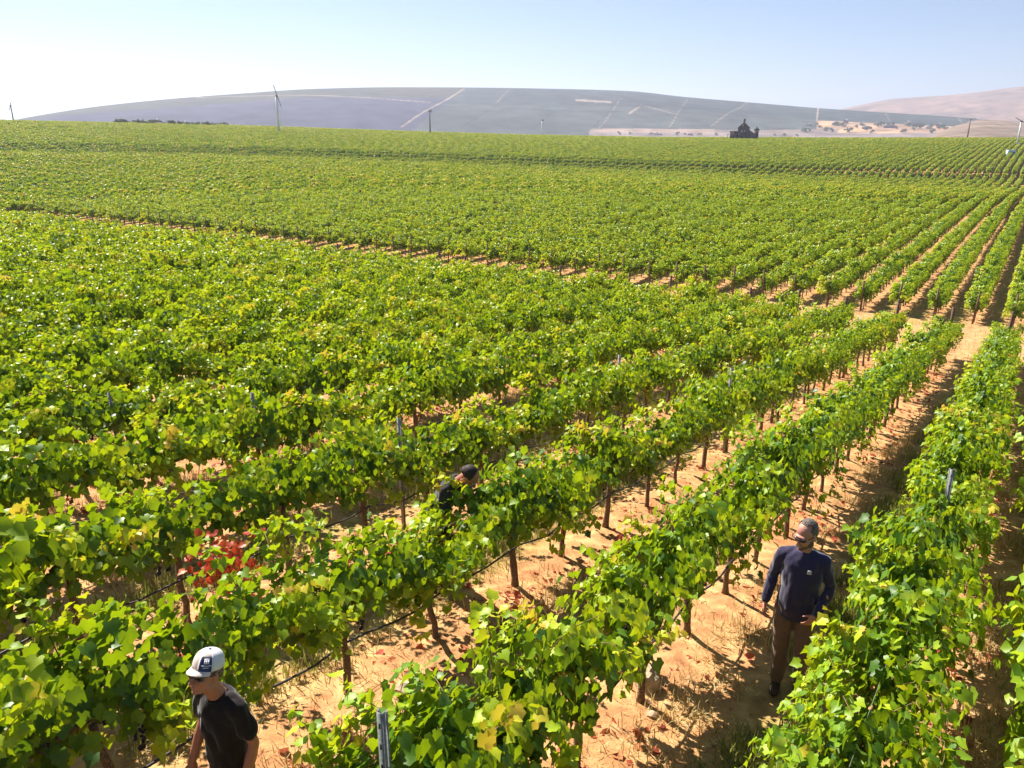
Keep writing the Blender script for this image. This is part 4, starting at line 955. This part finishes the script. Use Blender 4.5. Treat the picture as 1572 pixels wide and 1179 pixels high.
# ------------------------------------------------------------------ barn
M_barn = simple('dark_barn_boards', (.085, .045, .055), .85, scale=1.2, var=.3); M_roof = simple('dark_roof', (.07, .05, .055), .6, scale=2, var=.2); M_pane = simple('daylit_window', (.45, .42, .45), .2, var=.1); M_green = simple('green_roof', (.04, .09, .08), .6)
a, b, c = px_ray(1141, 208); k = 455 / math.hypot(a, b); bx, by = a * k, b * k; bz = max(gz(bx, by), CAMZ + c * k - 1.8)
barn = empty('barn', (bx, by, bz - .6), math.atan2(-bx, by), label='dark gabled barn with a cupola standing alone on the crest before the hills', cat='barn')
def gable(mb, x0, x1, y0, y1, zb, ze, zr):   # ridge along Y, gable faces the camera
    xm = (x0 + x1) / 2; V = [(x0, y0, zb), (x1, y0, zb), (x1, y0, ze), (xm, y0, zr), (x0, y0, ze), (x0, y1, zb), (x1, y1, zb), (x1, y1, ze), (xm, y1, zr), (x0, y1, ze)]
    mb.add(V, [(0, 1, 2, 4), (2, 3, 4), (6, 5, 9, 7), (9, 8, 7), (1, 6, 7, 2), (5, 0, 4, 9), (0, 5, 6, 1)]); return mb
def roofs(mb, x0, x1, y0, y1, ze, zr, o=.5, th=.18):
    xm = (x0 + x1) / 2; s_ = (zr - ze) / (x1 - xm)
    for sgn, xe in ((-1, x0), (1, x1)):
        xo = xe + sgn * o; zo = ze - o * s_ + .05; V = [(xm, y0 - o, zr + .05), (xo, y0 - o, zo), (xo, y1 + o, zo), (xm, y1 + o, zr + .05)]; V += [(p[0], p[1], p[2] + th) for p in V]
        mb.add(V, [(0, 1, 2, 3), (7, 6, 5, 4), (0, 4, 5, 1), (1, 5, 6, 2), (2, 6, 7, 3), (3, 7, 4, 0)])
    return mb
gable(MB(), -2.9, 2.9, -5, 5, 0, 6.3, 9.0).build('wall', M_barn, barn); rf = roofs(MB(), -2.9, 2.9, -5, 5, 6.3, 9.0, .45).build('roof', M_roof, barn)
cup = MB().box((0, -1, 9.75), (1.0, 1.0, 1.3)).tube([(0, -1, 10.4), (0, -1, 11.0)], [.85, .05], 4).build('cupola', M_roof, barn)
MB().box((-4.9, 0, 2.2), (4.0, 8, 4.4)).build('left_wing', M_barn, barn); MB().box((-4.9, 0, 4.55), (4.4, 8.6, .25)).build('wing_roof', M_roof, barn)
w2 = MB(); w2.add([(2.9, -4, 0), (6.3, -4, 0), (6.3, -4, 3.0), (2.9, -4, 5.3), (2.9, 4, 0), (6.3, 4, 0), (6.3, 4, 3.0), (2.9, 4, 5.3)], [(0, 1, 2, 3), (5, 4, 7, 6), (1, 5, 6, 2), (3, 2, 6, 7)]); w2.build('right_wing', M_barn, barn)
MB().box((6.6, 0, 2.5), (2.2, 3, 5.0)).build('corner_tower', M_barn, barn); MB().tube([(6.6, 0, 5.0), (6.6, 0, 6.9)], [1.9, .05], 4).build('tower_roof', M_green, barn)
for x, z, w_, h_ in ((0 - .5, 7.6, .7, .8), (-.9, 4.6, .7, .7), (.5, 4.6, .7, .7)): MB().box((x, -5.03, z), (w_, .08, h_)).build('window', M_pane, barn)  # panes painted pale for daylight showing through the barn
MB().box((0, -5.04, 1.4), (2.4, .1, 2.8)).build('door', M_roof, barn); MB().box((-2.5, -6.3, 2.9), (12, 2.4, .15)).build('porch_roof', M_roof, barn)
for x in (-8, -5.5, -3, -.5, 2, 3.2): MB().box((x, -7.3, 1.4), (.2, .2, 2.8)).build('porch_post', M_roof, barn)

# ------------------------------------------------------------------ parked vehicles
def vehicle(px, py, rad, label, col, L=4.6, Hh=1.75, yaw=0, bed=False):
    a, b, c = px_ray(px, py); k = rad / math.hypot(a, b); x, y = a * k, b * k; z = gz(x, y); t = empty('parked_car', (x, y, z), math.atan2(-x, y) + yaw, label=label, cat='car')
    P_ = [(-L / 2, .35), (L / 2, .35), (L / 2, .95), (L * .28, 1.05), (L * .16, Hh), (-L * (.05 if bed else .40), Hh), (-L * (.12 if bed else .48), 1.08), (-L / 2, 1.05)]
    mb = MB(); n_ = len(P_); V = [(p, -.9, q) for p, q in P_] + [(p, .9, q) for p, q in P_]; V = [(v[0], v[1] * (.82 if v[2] > 1.3 else 1), v[2]) for v in V]; bm = bmesh.new(); vs1 = [bm.verts.new(v) for v in V]
    bm.faces.new(vs1[:n_][::-1]); bm.faces.new(vs1[n_:])
    for i in range(n_): bm.faces.new((vs1[i], vs1[(i + 1) % n_], vs1[n_ + (i + 1) % n_], vs1[n_ + i]))
    bmesh.ops.bevel(bm, geom=bm.edges[:], offset=.05, segments=2, affect='EDGES'); me = bpy.data.meshes.new('body'); bm.to_mesh(me); bm.free(); me.materials.append(col); mobj('body', me, t)
    MB().box((L * (.05 if bed else -.1), -.86, 1.38), (L * (.18 if bed else .42), .06, .42)).build('window', M_lens, t)
    for sx in (-.31, .31):
        for sy in (-.86, .86):
            w = MB().tube([(L * sx, sy - .12, .35), (L * sx, sy + .12, .35)], .35, 14).build('tyre', M_black, t); MB().tube([(L * sx, sy - .13, .35), (L * sx, sy + .13, .35)], .2, 10).build('rim', M_steel, w)
    return t
M_carw = simple('white_paint', (.72, .70, .68), .3, var=.03); M_carr = simple('pale_red_paint', (.62, .40, .36), .35, var=.05); M_carb = simple('pale_blue_paint', (.45, .58, .66), .3, var=.05)
vehicle(207, 191, 466, 'white pickup parked before the dark hedge on the left crest', M_carw, 5.4, yaw=.1, bed=True)
vehicle(245, 191, 466, 'pale pinkish van parked before the dark hedge on the left crest', M_carr, 4.4, 2.1, yaw=-.7)
vehicle(1557, 217, 330, 'pale blue car roof showing above the vines by the right edge', M_carb, 4.2, 2.3, yaw=.5)

# ------------------------------------------------------------------ farms and trees at the foot of the hills
M_shed = [simple('shed_wall', (.45, .40, .40), .8), simple('shed_wall_dark', (.16, .12, .14), .8), simple('shed_roof', (.30, .28, .34), .6)]
for i, (px, rad, w_, h_) in enumerate(((1010, 1700, 22, 4), (1060, 1700, 14, 4), (1282, 1930, 24, 8), (1297, 1980, 12, 9), (1345, 1960, 20, 9), (1365, 1900, 34, 7), (1392, 1990, 18, 10), (1408, 1950, 30, 9), (1425, 1900, 16, 6), (1440, 1980, 14, 8), (1482, 2010, 20, 10), (1330, 1870, 26, 6), (1240, 1900, 18, 6))):
    w_ *= .7; h_ *= .7; x, y, z = hill_point('vineyard_hill', px, rad); t = empty('farm_shed', (x, y, z - 1), math.atan2(-x, y) + .2 * (i % 3 - 1), label='hazy pitched-roof farm shed, %s from the left at the foot of the hills' % ORD[sorted((1010, 1060, 1282, 1297, 1345, 1365, 1392, 1408, 1425, 1440, 1482, 1330, 1240)).index(px)], cat='shed', group='farm buildings at the foot of the hills')
    gable(MB(), -w_ / 2, w_ / 2, -6, 6, 0, h_, h_ * 1.45).build('wall', M_shed[i % 2], t); roofs(MB(), -w_ / 2, w_ / 2, -6, 6, h_, h_ * 1.45, .6, .4).build('roof', M_shed[2], t)
M_tree = leaf_material('far_tree_leaf', [(0, (.03, .05, .02)), (1, (.07, .09, .03))], [(0, (.06, .1, .02)), (1, (.1, .15, .03))])
def crown_mesh(seed, n=260, w=1.0, h=1.0):
    r = np.random.default_rng(seed); C = r.normal(0, 1, (7, 3)) * (w * .35, w * .35, h * .22) + (0, 0, h * .62); P_ = C[r.integers(0, 7, n)] + unit(r.normal(0, 1, (n, 3))) * r.uniform(.12, .30, (n, 1)) * (w, w, h)
    V, F, T = leaf_mesh_data(P_, leaf_frames(P_, r.normal(0, 1, (n, 3)) + (0, 0, .6), r.normal(0, 1, (n, 3)), r.uniform(.10, .20, n)), r.uniform(0, 1, n), 1); return np_mesh('crown', V, F, M_tree, T)
CRN = [crown_mesh(70 + k) for k in range(4)]; TRK = MB().tube([(0, 0, -.05), (.01, 0, .3), (.0, .01, .6)], [.04, .03, .015], 6).mesh('trunk', M_bark)
for i in range(44):
    px = [950, 968, 1000, 1012, 1040, 1052, 1075, 1100, 1190, 1205, 1225][i] if i < 11 else 1235 + (i - 11) * 7.9 + rng.uniform(-2.5, 2.5); x, y, z = hill_point('vineyard_hill', px, (1700 if i < 11 else rng.uniform(1780, 1960))); s_ = rng.uniform(4, 6) if i < 11 else rng.uniform(5, 9)
    t = empty('farm_tree', (x, y, z - .3), rng.uniform(0, 6), label='small hazy tree, %s from the left among the farm sheds below the hills' % ORD[i], cat='tree', group='trees at the foot of the hills'); t.scale = (s_ * rng.uniform(1, 1.6), s_ * 1.1, s_)
    mobj('trunk', TRK, t); mobj('crown', CRN[i % 4], t)
# dark taller trees along the road on the left crest
for i in range(26):
    px = 182 + i * 6.6; a, b, c = px_ray(px, 190); rad = 474 + rng.uniform(-2, 2); k = rad / math.hypot(a, b); x, y = a * k, b * k; s_ = rng.uniform(2.4, 3.4)
    t = empty('hedge_tree', (x, y, gz(x, y)), rng.uniform(0, 6), label='dark leafy bush, %s from the left in the line on the left crest' % ORD[i], cat='bush', group='bushes along the left crest'); t.scale = (s_ * 1.3, s_ * 1.3, s_)
    mobj('trunk', TRK, t); mobj('crown', CRN[i % 4], t)

# ------------------------------------------------------------------ haze
xs = 8900; m, nt, out = new_mat('haze_air')
pv = N(nt, 'ShaderNodeVolumePrincipled'); pv.inputs['Color'].default_value = (.76, .82, 1.0, 1); pv.inputs['Density'].default_value = 1.9e-4; pv.inputs['Anisotropy'].default_value = .3
nt.links.new(pv.outputs[0], out.inputs['Volume'])
hz = MB().box((0, 4700, 170), (2 * xs, 10320, 420)).build('haze', m); tag(hz, kind='stuff', label='pale haze over the far hills')
